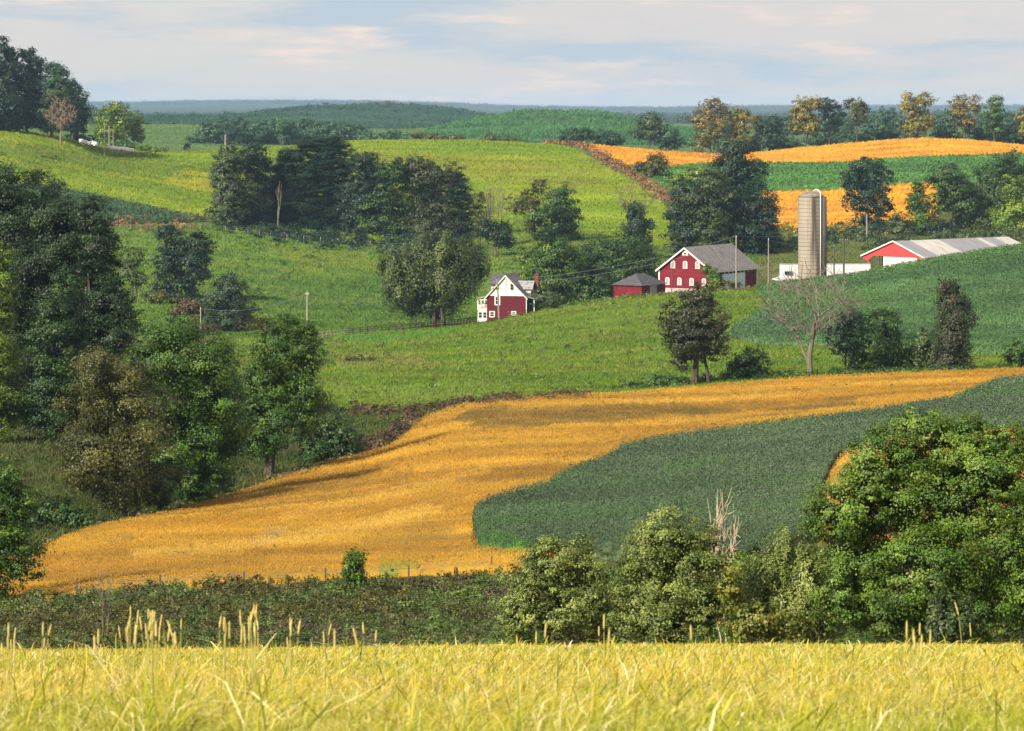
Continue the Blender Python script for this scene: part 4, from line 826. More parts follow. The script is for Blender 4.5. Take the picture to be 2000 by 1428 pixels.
# ---- uncountable brush
def brush(label, pts, lo, hi, pal, hw, hh, per, px, seed, cat='brush', name='undergrowth', jitter=1.0, d=None, style='b'):
    """a strip of small mounded plants along a line of (column, row) on the ground"""
    g = np.random.default_rng(seed); V = []; Cc = []
    for (a, b) in zip(pts, pts[1:]):
        n = max(1, int(per*math.hypot(b[0]-a[0], b[1]-a[1])/100.))
        for _ in range(n):
            t = g.random(); u = a[0]+(b[0]-a[0])*t; v = a[1]+(b[1]-a[1])*t
            dd = cast(u, v, lo, hi)*(1+g.normal(0, .012)*jitter); k = dd/F; x = (u-U0)*k; z = float(zt(x, dd))
            w = hw*g.uniform(.5, 1.4)*k; h = hh*g.uniform(.4, 1.5)*k; size = px*dd/3233.
            m = int(1.4*math.pi*hw*hh*.262/(.3*px*px))+14
            p3 = np.array(pal)*g.uniform(.75, 1.3)
            vv, q, c = leafcloud([(x, dd, z+h*.55, w, w, h)], m, size, p3, g, style); V.append(vv); Cc.append(c)
    V = np.concatenate(V); Cc = np.concatenate(Cc)
    return tag(npmesh(name, V, np.arange(len(V)).reshape(-1, 4), M_LEAF, Cc), label, cat, None, 'stuff')
def brush_bed(label, u0, u1, d0, d1, pals, n, hw, hh, px, seed):
    g = np.random.default_rng(seed); V = []; Cc = []
    for _ in range(n):
        u = g.uniform(u0, u1); dd = math.exp(g.uniform(math.log(d0), math.log(d1))); k = dd/F; x = (u-U0)*k; z = float(zt(x, dd))
        a = g.uniform(.45, 1.5); w = hw*a*k*g.uniform(.8, 1.4); h = hh*a*k; size = px*dd/3233.
        f = fbm(np.array([u/170.]), np.array([dd/9.]), 77)[0]; p3 = np.array(pals[0] if f < .05 else pals[1] if f < .3 else pals[2])*g.uniform(.75, 1.35)
        m = int(1.5*math.pi*hw*hh*a*a*.262/(.3*px*px))+14
        vv, q, c = leafcloud([(x, dd, z+h*.5, w, w, h)], m, size, p3, g); V.append(vv); Cc.append(c)
    V = np.concatenate(V); Cc = np.concatenate(Cc)
    return tag(npmesh('undergrowth', V, np.arange(len(V)).reshape(-1, 4), M_LEAF, Cc), label, 'brush', None, 'stuff')
G_WEED = [(.066, .062, .032), (.105, .088, .044), (.080, .100, .030)]
brush_bed('tangled green and brown brush between the meadow and the golden strip', -260, 1060, 100, 150, [G_OLIVE, [(.04,.075,.016),(.075,.115,.024),(.11,.145,.036)], G_WEED], 1750, 17, 13, 2.2, 5)
brush_bed('shaded brush at the feet of the shrubs beyond the meadow', 1000, 2260, 100, 140, [G_OLIVE, G_MID, G_DARK], 830, 22, 18, 2.4, 6)
brush_bed('bright green weeds between the dark soybeans and the shrubs', 1380, 1680, 132, 156, [G_LIT, G_MID, G_LIT], 260, 16, 8, 2.2, 61)
brush('brown dead weeds along the upper edge of the golden strip', [(420,985),(500,960),(560,938),(640,912),(700,893)], 200, 330, [(.10,.085,.028),(.16,.12,.036),(.065,.085,.02)], 14, 7, 26, 2.2, 7)
brush('brown weeds at the lower end of the golden strip', [(70,1080),(130,1060),(200,1037),(300,1018),(420,985)], 180, 280, [(.085,.085,.026),(.14,.115,.036),(.06,.085,.02)], 16, 9, 22, 2.3, 8)
brush('dark brown gully brush above the golden strip', [(690,890),(740,870),(790,850),(812,828)], 260, 345, G_BROWN, 18, 14, 40, 2.2, 9)
brush('dark brown hedge bank at the foot of the near pasture', [(670,808),(760,806),(830,803),(890,795),(960,790),(1080,780),(1150,775)], 300, 372, G_BROWN, 16, 8, 26, 2.1, 10)
brush('dark weed line across the golden strip', [(760,892),(860,885),(950,868),(1040,850)], 270, 345, [(.09,.06,.02),(.14,.09,.025),(.06,.05,.02)], 12, 3, 16, 2.1, 11)
def weeds_in(label, poly, n, hw, hh, pal, px, seed):
    g = np.random.default_rng(seed); u, s = sample([poly], n, seed); V = []; Cc = []
    for a, b in zip(u, np.exp(s)):
        k = b/F; x = (a-U0)*k; z = float(zt(x, b)); w = hw*k*g.uniform(.4, 1.6); h = hh*k*g.uniform(.5, 1.5)
        vv, q, c = leafcloud([(x, b, z+.35+h*.4, w, w, h)], 26, px*b/3233., np.array(pal)*g.uniform(.7, 1.3), g); V.append(vv); Cc.append(c)
    V = np.concatenate(V); Cc = np.concatenate(Cc); tag(npmesh('weeds', V, np.arange(len(V)).reshape(-1, 4), M_LEAF, Cc), label, 'weeds', None, 'stuff')
weeds_in('scattered dark weeds in the golden strip', REG['gold'][0], 420, 5, 3, [(.10,.075,.02),(.15,.11,.025),(.09,.10,.025)], 1.6, 71)
weeds_in('scattered taller weeds on the near pasture', REG['near_pasture'][0], 500, 6, 2.6, [(.06,.10,.014),(.10,.14,.02),(.16,.16,.05)], 1.6, 72)
weeds_in('scattered tall weed tufts on the middle pasture', REG['mid_pasture'][0], 900, 8, 2.6, [(.040,.085,.016),(.075,.13,.018),(.13,.17,.02)], 1.6, 73)
brush('rust brown hedgerow dividing the bright pasture from the orange field', [(1068,278),(1120,283),(1150,292),(1180,312),(1215,330),(1250,352),(1290,380),(1306,395)], 960, 1300, G_HEDGE, 9, 4.5, 60, 1.8, 12)
brush('brown fence weeds along the lower edge of the crop wedge', [(210,438),(330,438),(400,432),(440,434)], 800, 1000, G_HEDGE, 8, 4, 30, 1.8, 13)
brush('dark scrub on the bank between the silo and the orange field', [(1500,470),(1560,470),(1640,462),(1700,470),(1760,475),(1850,475),(1990,470)], 780, 890, G_GREY, 18, 9, 26, 1.9, 14)
brush('pale weeds at the lower edge of the orange field', [(1520,449),(1580,449),(1640,447),(1700,443),(1780,438)], 860, 960, G_AUT, 8, 3.5, 40, 1.8, 15)
brush('undergrowth under the pine grove', [(435,438),(480,446),(560,458),(640,466),(700,472),(800,476),(910,478)], 820, 890, G_BLUE, 16, 8, 34, 1.9, 16)
brush('thin brush in the hollow under the bare tree', [(1280,745),(1400,742),(1500,738),(1640,735),(1780,728),(1900,722)], 360, 400, G_DARK, 14, 6, 14, 2.0, 17)
brush('weeds around the farmyard', [(1190,588),(1290,575),(1390,570),(1440,560),(1480,552)], 610, 680, [(.09,.10,.03),(.13,.11,.035),(.06,.08,.02)], 8, 3, 30, 1.8, 18)
# far wooded hills: trees that read as one mass
def far_wood(label, u0, u1, d0, d1, n, w, h, seed, pal):
    g = np.random.default_rng(seed); V = []; Cc = []
    u = g.uniform(u0, u1, n); dd = g.uniform(d0, d1, n)
    for a, b in zip(u, dd):
        k = b/F; x = (a-U0)*k; z = float(zt(x, b)); s = g.uniform(.6, 1.3)
        vv, q, c = leafcloud([(x, b, z+h*s*.45, w*s, w*s, h*s*.5)], 70, h*.2, np.array(pal)*g.uniform(.4, .7), g); V.append(vv); Cc.append(c)
    V = np.concatenate(V); Cc = np.concatenate(Cc)
    return tag(npmesh('forest', V, np.arange(len(V)).reshape(-1, 4), M_LEAF, Cc), label, 'forest', None, 'stuff')
far_wood('hazy blue wooded hills along the horizon', -120, 2120, 12800, 14300, 3000, 26, 17, 3, G_FAR)
far_wood('woods on the plain before the horizon hills', -100, 2100, 3400, 7500, 800, 15, 12, 4, G_FAR)

# ================================================================== farm buildings
M_RED = mat('red barn boards', (.135, .010, .019), .8, .15, noise=[((4., 4., .25), (.095, .008, .014), .42, .70), ((.5, .5, .5), (.18, .026, .032), .55, .8)])
M_BRICK = mat('red painted brick', (.095, .011, .022), .85, .15, noise=[((1.5, 1.5, 3), (.072, .009, .018), .4, .7)])
M_SHEDRED = mat('bright red metal siding', (.55, .045, .045), .55, .3, noise=[((3, 3, .2), (.48, .04, .04), .45, .65)])
M_WHITE = mat('white painted wood', (.58, .57, .55), .7, .2, noise=[((.8, .8, 2.2), (.46, .45, .43), .45, .75)])
M_TRIM = mat('white trim', (.62, .61, .59), .6, .3)
M_CREAM = mat('cream boards', (.74, .68, .55), .7, .2, noise=[((1.5, .4, .4), (.66, .60, .48), .45, .7)])
M_ROOF = mat('weathered grey shingles', (.19, .18, .18), .85, .2, noise=[((.5, 3.2, .5), (.075, .068, .072), .44, .66), ((3.0, 3.0, 3.0), (.30, .28, .27), .56, .74)])
M_ROOFD = mat('dark slate roof', (.055, .052, .060), .8, .3, noise=[((1.5, 1.5, 4), (.11, .10, .11), .5, .7)])
M_ROOFL = mat('pale lichen roof', (.26, .25, .26), .85, .2, noise=[((2.5, 2.5, 2.5), (.10, .10, .11), .5, .66)])
M_GLASS = mat('dark window glass', (.015, .017, .02), .1, .5)
M_DARK = mat('dark opening', (.012, .011, .010), .9, .1)
M_BLUEDOOR = mat('pale blue metal doors', (.62, .70, .78), .6, .3, noise=[((4, 4, .3), (.54, .62, .70), .45, .6)])
M_GREYDOOR = mat('grey board doors', (.36, .36, .38), .8, .2, noise=[((5, 5, .4), (.27, .27, .28), .42, .6)])
M_TIN = mat('grey corrugated roof', (.23, .23, .245), .5, .4, noise=[((.3, 2., .3), (.16, .155, .165), .4, .7)], metal=.0)
M_TINL = mat('pale new roof sheets', (.50, .47, .44), .5, .4, noise=[((.3, 1.2, .3), (.34, .29, .25), .42, .7)])
M_CONC = mat('stained concrete staves', (.25, .222, .185), .85, .2, noise=[((.5, .5, .12), (.31, .27, .21), .42, .68), ((1.1, 1.1, .045), (.075, .06, .045), .49, .66)])
M_CONCW = mat('white plastic sheet wall', (.56, .57, .59), .6, .3, noise=[((.5, .5, .7), (.42, .44, .47), .45, .7)])
M_HOOP = mat('dark steel hoops', (.10, .085, .07), .7, .4)
M_PIPE = mat('white filler pipe', (.80, .80, .80), .4, .4)
M_POLE = mat('grey timber pole', (.21, .19, .17), .9, .1)
M_POLED = mat('dark timber', (.085, .07, .06), .9, .1)
M_WIRE = mat('wire', (.20, .22, .24), .5, .4)
M_POST = mat('pale fence post', (.25, .235, .205), .9, .1)
M_WRAP = mat('white bale wrap', (.80, .79, .80), .35, .5)

def window(parent, x0, x1, z0, z1, y=0.0, frame=.14, m=M_TRIM, cross=True, arch=False, name='window'):
    """white framed window on a wall whose outer face is the plane y; it sits 6 cm proud"""
    f = MB(); t = frame
    if arch:
        n = 8; cx = (x0+x1)/2; r = (x1-x0)/2; zz = z1-r*.7
        ring = lambda q: [(cx+(r-q)*math.cos(math.pi*i/n), zz+(r-q)*.7/1.*math.sin(math.pi*i/n)) for i in range(n+1)]
        o_, i_ = ring(0), ring(t)
        for a, b, c, d in zip(o_, o_[1:], i_[1:], i_): f.prism([a, b, c, d], 'y', y-.06, y)
        f.box(x0, x0+t, y-.06, y, z0, zz); f.box(x1-t, x1, y-.06, y, z0, zz); f.box(x0-.04, x1+.04, y-.09, y, z0-.1, z0)
        fr = f.build(name, m, parent)
        g = MB().prism([(x0+t, z0), (x1-t, z0)]+i_, 'y', y-.02, y); g.build('pane', M_LOUVER, fr)
        return fr
    f.box(x0, x1, y-.06, y, z1-t, z1); f.box(x0, x1, y-.08, y, z0, z0+t); f.box(x0, x0+t, y-.06, y, z0+t, z1-t); f.box(x1-t, x1, y-.06, y, z0+t, z1-t)
    if cross: f.box(x0+t, x1-t, y-.05, y, (z0+z1)/2-.035, (z0+z1)/2+.035)
    fr = f.build(name, m, parent)
    MB().box(x0+t, x1-t, y-.025, y, z0+t, z1-t).build('pane', M_GLASS, fr)
    return fr
M_LOUVER = mat('pale louvers', (.34, .30, .29), .8, .2, noise=[((.5, .5, 9), (.20, .19, .19), .45, .55)])

# ---- red brick house
q = P(951, 625, 652); house = thing('farm_house', 'red farmhouse with white gable, dark roof and two storey porch', 'house', q, R(-12.5))
Wd, Ld, He, Hr = 8.0, 9.2, 4.95, 9.15; xm = 3.85
MB().box(0, Wd, 0, Ld, -1.5, He).build('wall', M_BRICK, house)
MB().prism([(-.02, He), (Wd+.02, He), (xm, Hr-.02)], 'y', -.05, Ld-.05).build('gable_wall', M_WHITE, house)
roof = MB(); sl = (Hr-He)/xm; e = .45
ze = He-e*sl*.9
roof.slab((-e, -.35, ze), (xm, -.35, Hr+.12), (xm, Ld+.35, Hr+.12), (-e, Ld+.35, ze), .16)
roof.slab((Wd+e, -.35, ze), (xm+.003, -.35, Hr+.12), (xm+.003, Ld+.35, Hr+.12), (Wd+e, Ld+.35, ze), .16)
ro = roof.build('roof', M_ROOF, house)
tr = MB(); tr.prism([(-e, ze-.16), (-e+.02, ze-.36), (xm, Hr-.32), (xm, Hr-.06)], 'y', -.42, -.355); tr.prism([(Wd+e, ze-.16), (Wd+e-.02, ze-.36), (xm+.004, Hr-.32), (xm+.004, Hr-.06)], 'y', -.42, -.355)
tr.build('rake_trim', M_TRIM, house)
MB().box(.1, Wd-.1, -.10, -.052, He-.05, He+.12).build('band_trim', M_TRIM, house)
MB().box(3.8, 4.05, -.16, -.055, He+.14, He+3.6).build('flue', M_WHITE, house)
window(house, 1.85, 2.45, 6.1, 7.35, -.05, .09, mat('brown window frame', (.25, .22, .18), .7, .2)); window(house, 4.85, 5.55, 6.1, 7.35, -.05, .07, mat('grey window frame', (.30, .28, .25), .7, .2))
window(house, 1.6, 2.75, 3.0, 4.85, 0, .2); window(house, .5, 1.65, .55, 1.8, 0, .2); window(house, 5.05, 6.05, .95, 1.85, 0, .2)
# cross gable on the porch side
dz = Hr-.1
wing = MB().box(.4, 3.4, 2.2, 6.4, He-.2, 7.3).build('dormer', M_WHITE, house)
wr = MB(); wr.slab((.1, 1.7, 7.05), (3.9, 1.7, 7.05), (3.9, 4.3, dz), (.1, 4.3, dz), .14); wr.slab((.1, 6.9, 7.05), (3.9, 6.9, 7.05), (3.9, 4.303, dz), (.1, 4.303, dz), .14)
wr.build('dormer_roof', M_ROOFD, wing)
MB().prism([(2.2, 7.3), (6.4, 7.3), (4.3, dz-.2)], 'x', .4, .6).build('dormer_gable', M_WHITE, wing)
wing2 = MB().box(6.2, 8.3, 3.4, 6.6, He-.3, 6.3).build('dormer', M_WHITE, house)
wr = MB(); wr.slab((5.2, 3.0, 6.1), (8.75, 3.0, 6.1), (8.75, 5.0, 7.75), (5.2, 5.0, 7.75), .14); wr.slab((5.2, 7.0, 6.1), (8.75, 7.0, 6.1), (8.75, 5.003, 7.75), (5.2, 5.003, 7.75), .14)
wr.build('dormer_roof', M_ROOFL, wing2)
ch = MB(); ch.box(8.75, 9.5, 5.2, 5.95, -1, 8.9); ch.box(8.68, 9.57, 5.13, 6.02, 8.9, 9.15); ch.build('chimney', mat('chimney brick', (.16, .05, .045), .9, .1, noise=[((3, 3, 6), (.10, .04, .035), .45, .6)]), house)
# porch, two storeys, on the near end
pw = 2.05; po = MB().box(-pw, -.02, .4, 6.5, -.9, .15).build('porch', M_WHITE, house)
MB().box(-pw, -.02, .4, 6.5, 1.92, 2.12).build('porch_floor', M_TRIM, po)
pl = MB().slab((-pw-.25, .1, 4.35), (-.02, .1, 4.85), (-.02, 6.8, 4.85), (-pw-.25, 6.8, 4.35), .16); pl.build('porch_roof', M_ROOFL, po)
for (px_, py_) in ((-pw+.08, .48), (-pw+.08, 3.4), (-pw+.08, 6.4)):
    MB().box(px_-.09, px_+.09, py_-.09, py_+.09, 2.12, 4.28).build('post', M_TRIM, po)
rl = MB()
for z in (2.95, 2.25): rl.box(-pw, -.02, .42, .50, z, z+.09); rl.box(-pw, -pw+.08, .5, 6.5, z, z+.09)
for k in range(14): rl.box(-pw+.08+.14*k, -pw+.115+.14*k, .44, .48, 2.34, 2.95)
for k in range(36): rl.box(-pw+.02, -pw+.06, .6+.165*k, .635+.165*k, 2.34, 2.95)
rl.build('railing', M_TRIM, po)
MB().box(-pw, -.02, .42, .5, 3.95, 4.1).build('beam', M_TRIM, po)
en = MB().box(-pw+.05, -.02, .5, 6.45, .15, 1.92).build('enclosure', M_WHITE, po)
window(po, -1.9, -1.05, .3, 1.6, .5, .1); window(po, -.95, -.12, .3, 1.6, .5, .1)
# back porch on the other side
bp_ = MB().slab((Wd, .6, 4.85), (Wd+1.7, .6, 4.35), (Wd+1.7, 6.4, 4.35), (Wd, 6.4, 4.85), .14).build('side_porch', M_ROOF, house)
for y_ in (.75, 3.4, 6.2): MB().box(Wd+1.5, Wd+1.64, y_, y_+.14, -.6, 4.25).build('post', M_TRIM, bp_)
MB().box(Wd+.06, Wd+.2, .0, .14, -.4, 4.8).build('downpipe', M_TRIM, house)

# ---- barn
zb = 21.6; xl, dl = (287)*666.3/F, 666.3
barn = thing('barn', 'large red bank barn with white arched louvers and weathered roof', 'barn', (xl, dl, zb), R(-31.5))
Bw, Bl, Be = 12.3, 20.0, 5.75; Bp = Be+4.35; e = .55; sl = (Bp-Be)/(Bw/2)
MB().prism([(0, -2), (Bw, -2), (Bw, Be), (Bw/2, Bp), (0, Be)], 'y', 0, Bl).build('wall', M_RED, barn)
rf = MB(); ze = Be-e*sl+.1
rf.slab((-e, -.5, ze), (Bw/2, -.5, Bp+.2), (Bw/2, Bl+.5, Bp+.2), (-e, Bl+.5, ze), .18); rf.slab((Bw+e, -.5, ze), (Bw/2+.003, -.5, Bp+.2), (Bw/2+.003, Bl+.5, Bp+.2), (Bw+e, Bl+.5, ze), .18)
rf.build('roof', M_ROOF, barn)
tr = MB(); tr.prism([(-e, ze-.05), (-e, ze-.42), (Bw/2, Bp-.2), (Bw/2, Bp+.12)], 'y', -.58, -.505); tr.prism([(Bw+e, ze-.05), (Bw+e, ze-.42), (Bw/2+.004, Bp-.2), (Bw/2+.004, Bp+.12)], 'y', -.58, -.505)
tr.build('rake_trim', M_TRIM, barn)
MB().box(-.08, .2, -.06, -.003, -1.5, Be-.1).build('corner_board', M_TRIM, barn)
MB().box(Bw+e-.02, Bw+e+.06, -.4, Bl+.4, ze-.32, ze-.05).build('eave_trim', M_TRIM, barn)
MB().box(.25, Bw-.2, -.05, -.003, 4.55, 4.68).build('belt_board', mat('dark red board', (.20, .015, .02), .8, .2), barn)
for cx in (3.3, 6.15, 9.0): window(barn, cx-.5, cx+.5, 6.0, 7.45, 0, .15, arch=True, name='louver_window')
for cx in (2.0, 4.8, 7.65, 10.5): window(barn, cx-.48, cx+.48, 2.55, 4.0, 0, .15, arch=True, name='louver_window')
f = MB(); n = 12
for i in range(n):
    a0, a1 = math.pi*i/n, math.pi*(i+1)/n
    f.prism([(6.15+.66*math.cos(a0), 8.75+.72*math.sin(a0)), (6.15+.66*math.cos(a1), 8.75+.72*math.sin(a1)), (6.15+.38*math.cos(a1), 8.75+.42*math.sin(a1)), (6.15+.38*math.cos(a0), 8.75+.42*math.sin(a0))], 'y', -.07, -.003)
f.box(5.45, 6.85, -.07, -.003, 8.6, 8.75); hm = f.build('fan_window', M_TRIM, barn)
MB().prism([(6.15+.38*math.cos(math.pi*i/n), 8.75+.42*math.sin(math.pi*i/n)) for i in range(n+1)], 'y', -.02, -.003).build('pane', M_GLASS, hm)
# yard side of the barn
X = Bw
dk = MB().box(X, X+.03, .8, 4.4, 1.0, 5.3).build('doorway', M_DARK, barn)
dr = MB()
for k in range(6): dr.box(X+.05, X+.12, 4.5+1.68*k, 6.16+1.68*k, 1.2, 4.7)
dr.build('sliding_door', M_BLUEDOOR, barn)
for k in range(8):
    y0 = 5.4+k*1.75; MB().box(X, X+.05, y0, y0+.42, 4.78, 5.45).build('vent_slat', M_TRIM, barn)
for k in range(4): MB().box(X, X+.025, 6.2+k*1.75, 7.0+k*1.75, 4.8, 5.4).build('opening', M_DARK, barn)
MB().box(X-.02, X+.1, Bl-.2, Bl+.05, -1, Be-.5).build('corner_board', M_TRIM, barn)
# vine on the barn corner
T('vine', 'green vine climbing the barn corner', 'vine', 1392, 656, [(1388,535,12,10),(1395,548,14,12),(1390,562,15,10),(1380,525,8,8)], G_MID, px=1.8, r=.04)
T('shrub', 'weedy bush before the pale barn doors', 'shrub', 1425, 650, [(1420,556,16,5),(1437,556,12,5),(1405,560,12,5)], G_OLIVE, px=1.7, r=.03)
# ---- lean-to at the gable
lt = thing('lean_to_shed', 'low lean-to shed with pale sheet roof at the barn gable', 'shed', barn.matrix_world @ Vector((0, 0, 0)), 0)
lt.location = (xl, dl, zb); lt.rotation_euler = (0, 0, R(-31.5))
MB().prism([(-4.6, -3), (-.65, -3), (-.65, 1.6), (-4.6, .95)], 'x', 1.6, 9.6).build('wall', M_RED, lt)
MB().slab((1.2, -5.0, 1.05), (10.0, -5.0, 1.05), (10.0, -.6, 1.85), (1.2, -.6, 1.85), .14).build('roof', M_TINL, lt)
# ---- small hipped shed
cx_, cd_ = 253*648/F, 648; zs = H0+(VH-580)/F*648
ux = np.array([math.cos(R(-31.5)), math.sin(R(-31.5))]); Ws, Ls = 6.5, 9.9
shed = thing('shed', 'small red shed with dark hipped roof and grey doors', 'shed', (cx_-ux[0]*Ws, cd_-ux[1]*Ws, zs), R(-31.5))
He = 2.35
MB().box(0, Ws, 0, Ls, -2, He).build('wall', M_SHEDDK if False else M_RED, shed)
a = .4; hp = He+2.1; c0, c1 = Ws/2, Ls/2
r_ = MB(); pts = [(-a, -a, He-.12), (Ws+a, -a, He-.12), (Ws+a, Ls+a, He-.12), (-a, Ls+a, He-.12), (c0, c1-1.5, hp), (c0, c1+1.5, hp)]
r_.add(pts, [(0, 1, 4), (1, 2, 5, 4), (2, 3, 5), (3, 0, 4, 5), (3, 2, 1, 0)]); r_.build('roof', M_ROOFD, shed)
d_ = MB()
for k in range(2): d_.box(Ws+.005, Ws+.07, 3.3+1.45*k, 4.72+1.45*k, -.3, 2.1)
d_.build('door', M_GREYDOOR, shed)
MB().box(Ws+.004, Ws+.05, 3.05, 6.45, 2.1, 2.25).build('door_track', M_TRIM, shed)
# ---- silo
sx, sd = 584*700/F, 700; sz = 60+(VH-560)/F*700
silo = thing('silo', 'tall concrete stave silo with domed top and white filler pipe', 'silo', (sx, sd, sz))
Rr = 2.78; Ht = H0+(VH-383)/F*700-sz
MB().lathe([(Rr, -2), (Rr, Ht)], 48).build('wall', M_CONC, silo, True)
for k in range(24):
    z = .6+k*(Ht-.8)/23.; 
    MB().lathe([(Rr+.005, z-.035), (Rr+.045, z-.02), (Rr+.045, z+.02), (Rr+.005, z+.035)], 48).build('hoop', M_HOOP, silo)
MB().lathe([(Rr+.08, Ht-.12), (Rr+.1, Ht+.02), (Rr*.86, Ht+.35), (Rr*.6, Ht+.75), (Rr*.3, Ht+.98), (0.02, Ht+1.05)], 48).build('dome', mat('rusty grey dome', (.20, .17, .14), .7, .3, noise=[((1.2, 1.2, 1.2), (.12, .09, .07), .45, .65)]), silo, True)
ph = R(-52); cxp, cyp = (Rr+.2)*math.cos(ph), (Rr+.2)*math.sin(ph)
pts = [(cxp, cyp, -1.5), (cxp, cyp, Ht+.5), (cxp*.93, cyp*.93, Ht+1.0), (cxp*.75, cyp*.75, Ht+1.35), (cxp*.5, cyp*.5, Ht+1.4), (cxp*.25, cyp*.25, Ht+1.15)]
MB().tube(pts, .10, 10).build('filler_pipe', M_PIPE, silo, True)
ph2 = R(-30); chx, chy = (Rr+.25)*math.cos(ph2), (Rr+.25)*math.sin(ph2)
cm = MB(); cm.tube([(chx, chy, -1.5), (chx, chy, Ht-.1)], .62, 14); chute = cm.build('chute', mat('weathered chute', (.075, .066, .062), .85, .2, noise=[((1, 1, .3), (.045, .04, .04), .45, .65)]), silo, True)
rg = MB()
for k in range(40): rg.lathe([(.63, .2+k*.44), (.67, .22+k*.44), (.63, .24+k*.44)], 14, chx, chy)
rg.build('chute_ring', M_HOOP, chute)
lg = MB(); 
for k in (0, .45): lg.tube([(1.6+k, -1.2, Ht+.1), (1.6+k, -1.2, Ht+1.1)], .035, 5)
lg.tube([(1.6, -1.2, Ht+1.05), (2.05, -1.2, Ht+1.05)], .03, 5); lg.tube([(1.6, -1.2, Ht+.6), (2.05, -1.2, Ht+.6)], .03, 5); lg.build('top_railing', M_HOOP, silo)
# ---- white bunker wall behind the silo
bw = MB()
a_ = P(1524, 517, 726); b_ = P(1700, 516, 727); zt_ = a_[2]
bun = thing('bunker_silo', 'long white sheeted bunker wall behind the silo', 'silage bunker', (a_[0], a_[1], a_[2]-3.4), math.atan2(b_[1]-a_[1], b_[0]-a_[0]))
Lb = math.hypot(b_[0]-a_[0], b_[1]-a_[1])
MB().prism([(0, -1), (Lb, -1), (Lb, 3.45), (Lb*.5, 3.38), (0, 3.4)], 'y', 0, 1.2).build('wall', M_CONCW, bun)
MB().prism([(-2.0, .2), (1.6, -1.0), (3.4, -.6), (.4, 1.1)], 'y', -1.6, -.02).build('sheet_flap', M_CONCW, bun)
MB().box(1.0, 2.6, -.4, -.003, 1.2, 1.9).build('gap', M_DARK, bun)
MB().box(-.02, Lb, -.05, 1.25, 3.47, 3.56).build('cap_board', M_GREYDOOR, bun)
# ---- long shed
q = (687*734.2/F, 734.2)
ls = thing('pole_barn', 'long low shed with red gable and grey and white metal roof', 'shed', (q[0], q[1], 23.4), R(-49.5))
Wl, Ll = 18.7, 38.8; e0 = 27.15-23.4; e1 = 30.55-23.4; sl = (e1-e0)/(Wl/2)
segs = [(0, 5.2, M_TIN), (5.2, 14.6, M_TINL), (14.6, 27.5, M_TIN), (27.5, 29.2, M_TINL), (29.2, 33.6, M_TIN), (33.6, Ll, M_TINL)]
for y0, y1, m in segs:
    s_ = MB(); y0 -= .5 if y0 == 0 else 0
    for x0, x1, za, zb_ in ((-.4, Wl/2, e0-.4*sl, e1), (Wl+.4, Wl/2, e0-.4*sl, e1)):
        s_.slab((x0, y0, za), (x1, y0, zb_), (x1, y1-.01, zb_), (x0, y1-.01, za), .12)
    ro = s_.build('roof_panel', m, ls)
rb = MB(); kk = 0
while -.4+kk*.6 < Ll:
    y = -.4+kk*.6; rb.slab((Wl+.4, y, e0-.4*sl+.03), (Wl/2+.02, y, e1+.03), (Wl/2+.02, y+.06, e1+.03), (Wl+.4, y+.06, e0-.4*sl+.03), .03); kk += 1
rb.build('roof_rib', M_TIN, ls)
MB().prism([(-.4, e0-.62), (1.3, e0-1.45), (2.9, e0-.1), (Wl-2.9, e0-.1), (Wl-1.3, e0-.75), (Wl+.4, e0-.62), (Wl+.4, e0-.32), (Wl/2, e1-.14), (-.4, e0-.32)], 'y', -.08, .1).build('gable', M_SHEDRED, ls)
tr = MB(); tr.prism([(-.5, e0-.42), (-.5, e0-.1), (Wl/2, e1+.12), (Wl/2, e1-.18)], 'y', -.56, -.5); tr.prism([(Wl+.5, e0-.42), (Wl+.5, e0-.1), (Wl/2+.004, e1+.12), (Wl/2+.004, e1-.18)], 'y', -.56, -.5); tr.build('rake_trim', M_TRIM, ls)
MB().box(5.9, Wl-2.6, .15, .35, -2.5, e0+.1).build('end_wall', M_CREAM, ls)
MB().box(13.2, Wl-2.55, .08, .14, -2.5, e0-.12).build('end_door', M_CREAM, ls)
MB().box(Wl-.4, Wl-.2, .4, Ll-.2, -2.5, e0-.3).build('side_wall', M_CREAM, ls)
MB().box(2.4, 5.9, 8, 8.2, -2.5, e0+.6).build('inner_wall', M_DARK, ls)
for (x, y) in ((1.5, .2), (4.6, .25), (.3, 6), (.3, 12), (.3, 18), (.3, 24), (.3, 30), (.3, 36)):
    MB().box(x-.13, x+.13, y-.13, y+.13, -2.5, e0+.2).build('post', M_POLED, ls)
bm = MB(); bm.tube([(1.5, .2, e0-2.2), (2.6, .2, e0-.6)], .09, 5); bm.tube([(4.6, .3, e0-2.6), (5.8, .3, e0-1.4)], .09, 5); bm.tube([(4.6, .3, e0-1.9), (3.2, .3, e0-.4)], .09, 5); bm.build('brace', M_POLED, ls)
MB().tube([(1.5, .2, e0-1.4), (2.7, -1.2, e0-4.6)], .1, 5).build('gate_bar', M_POST, ls)

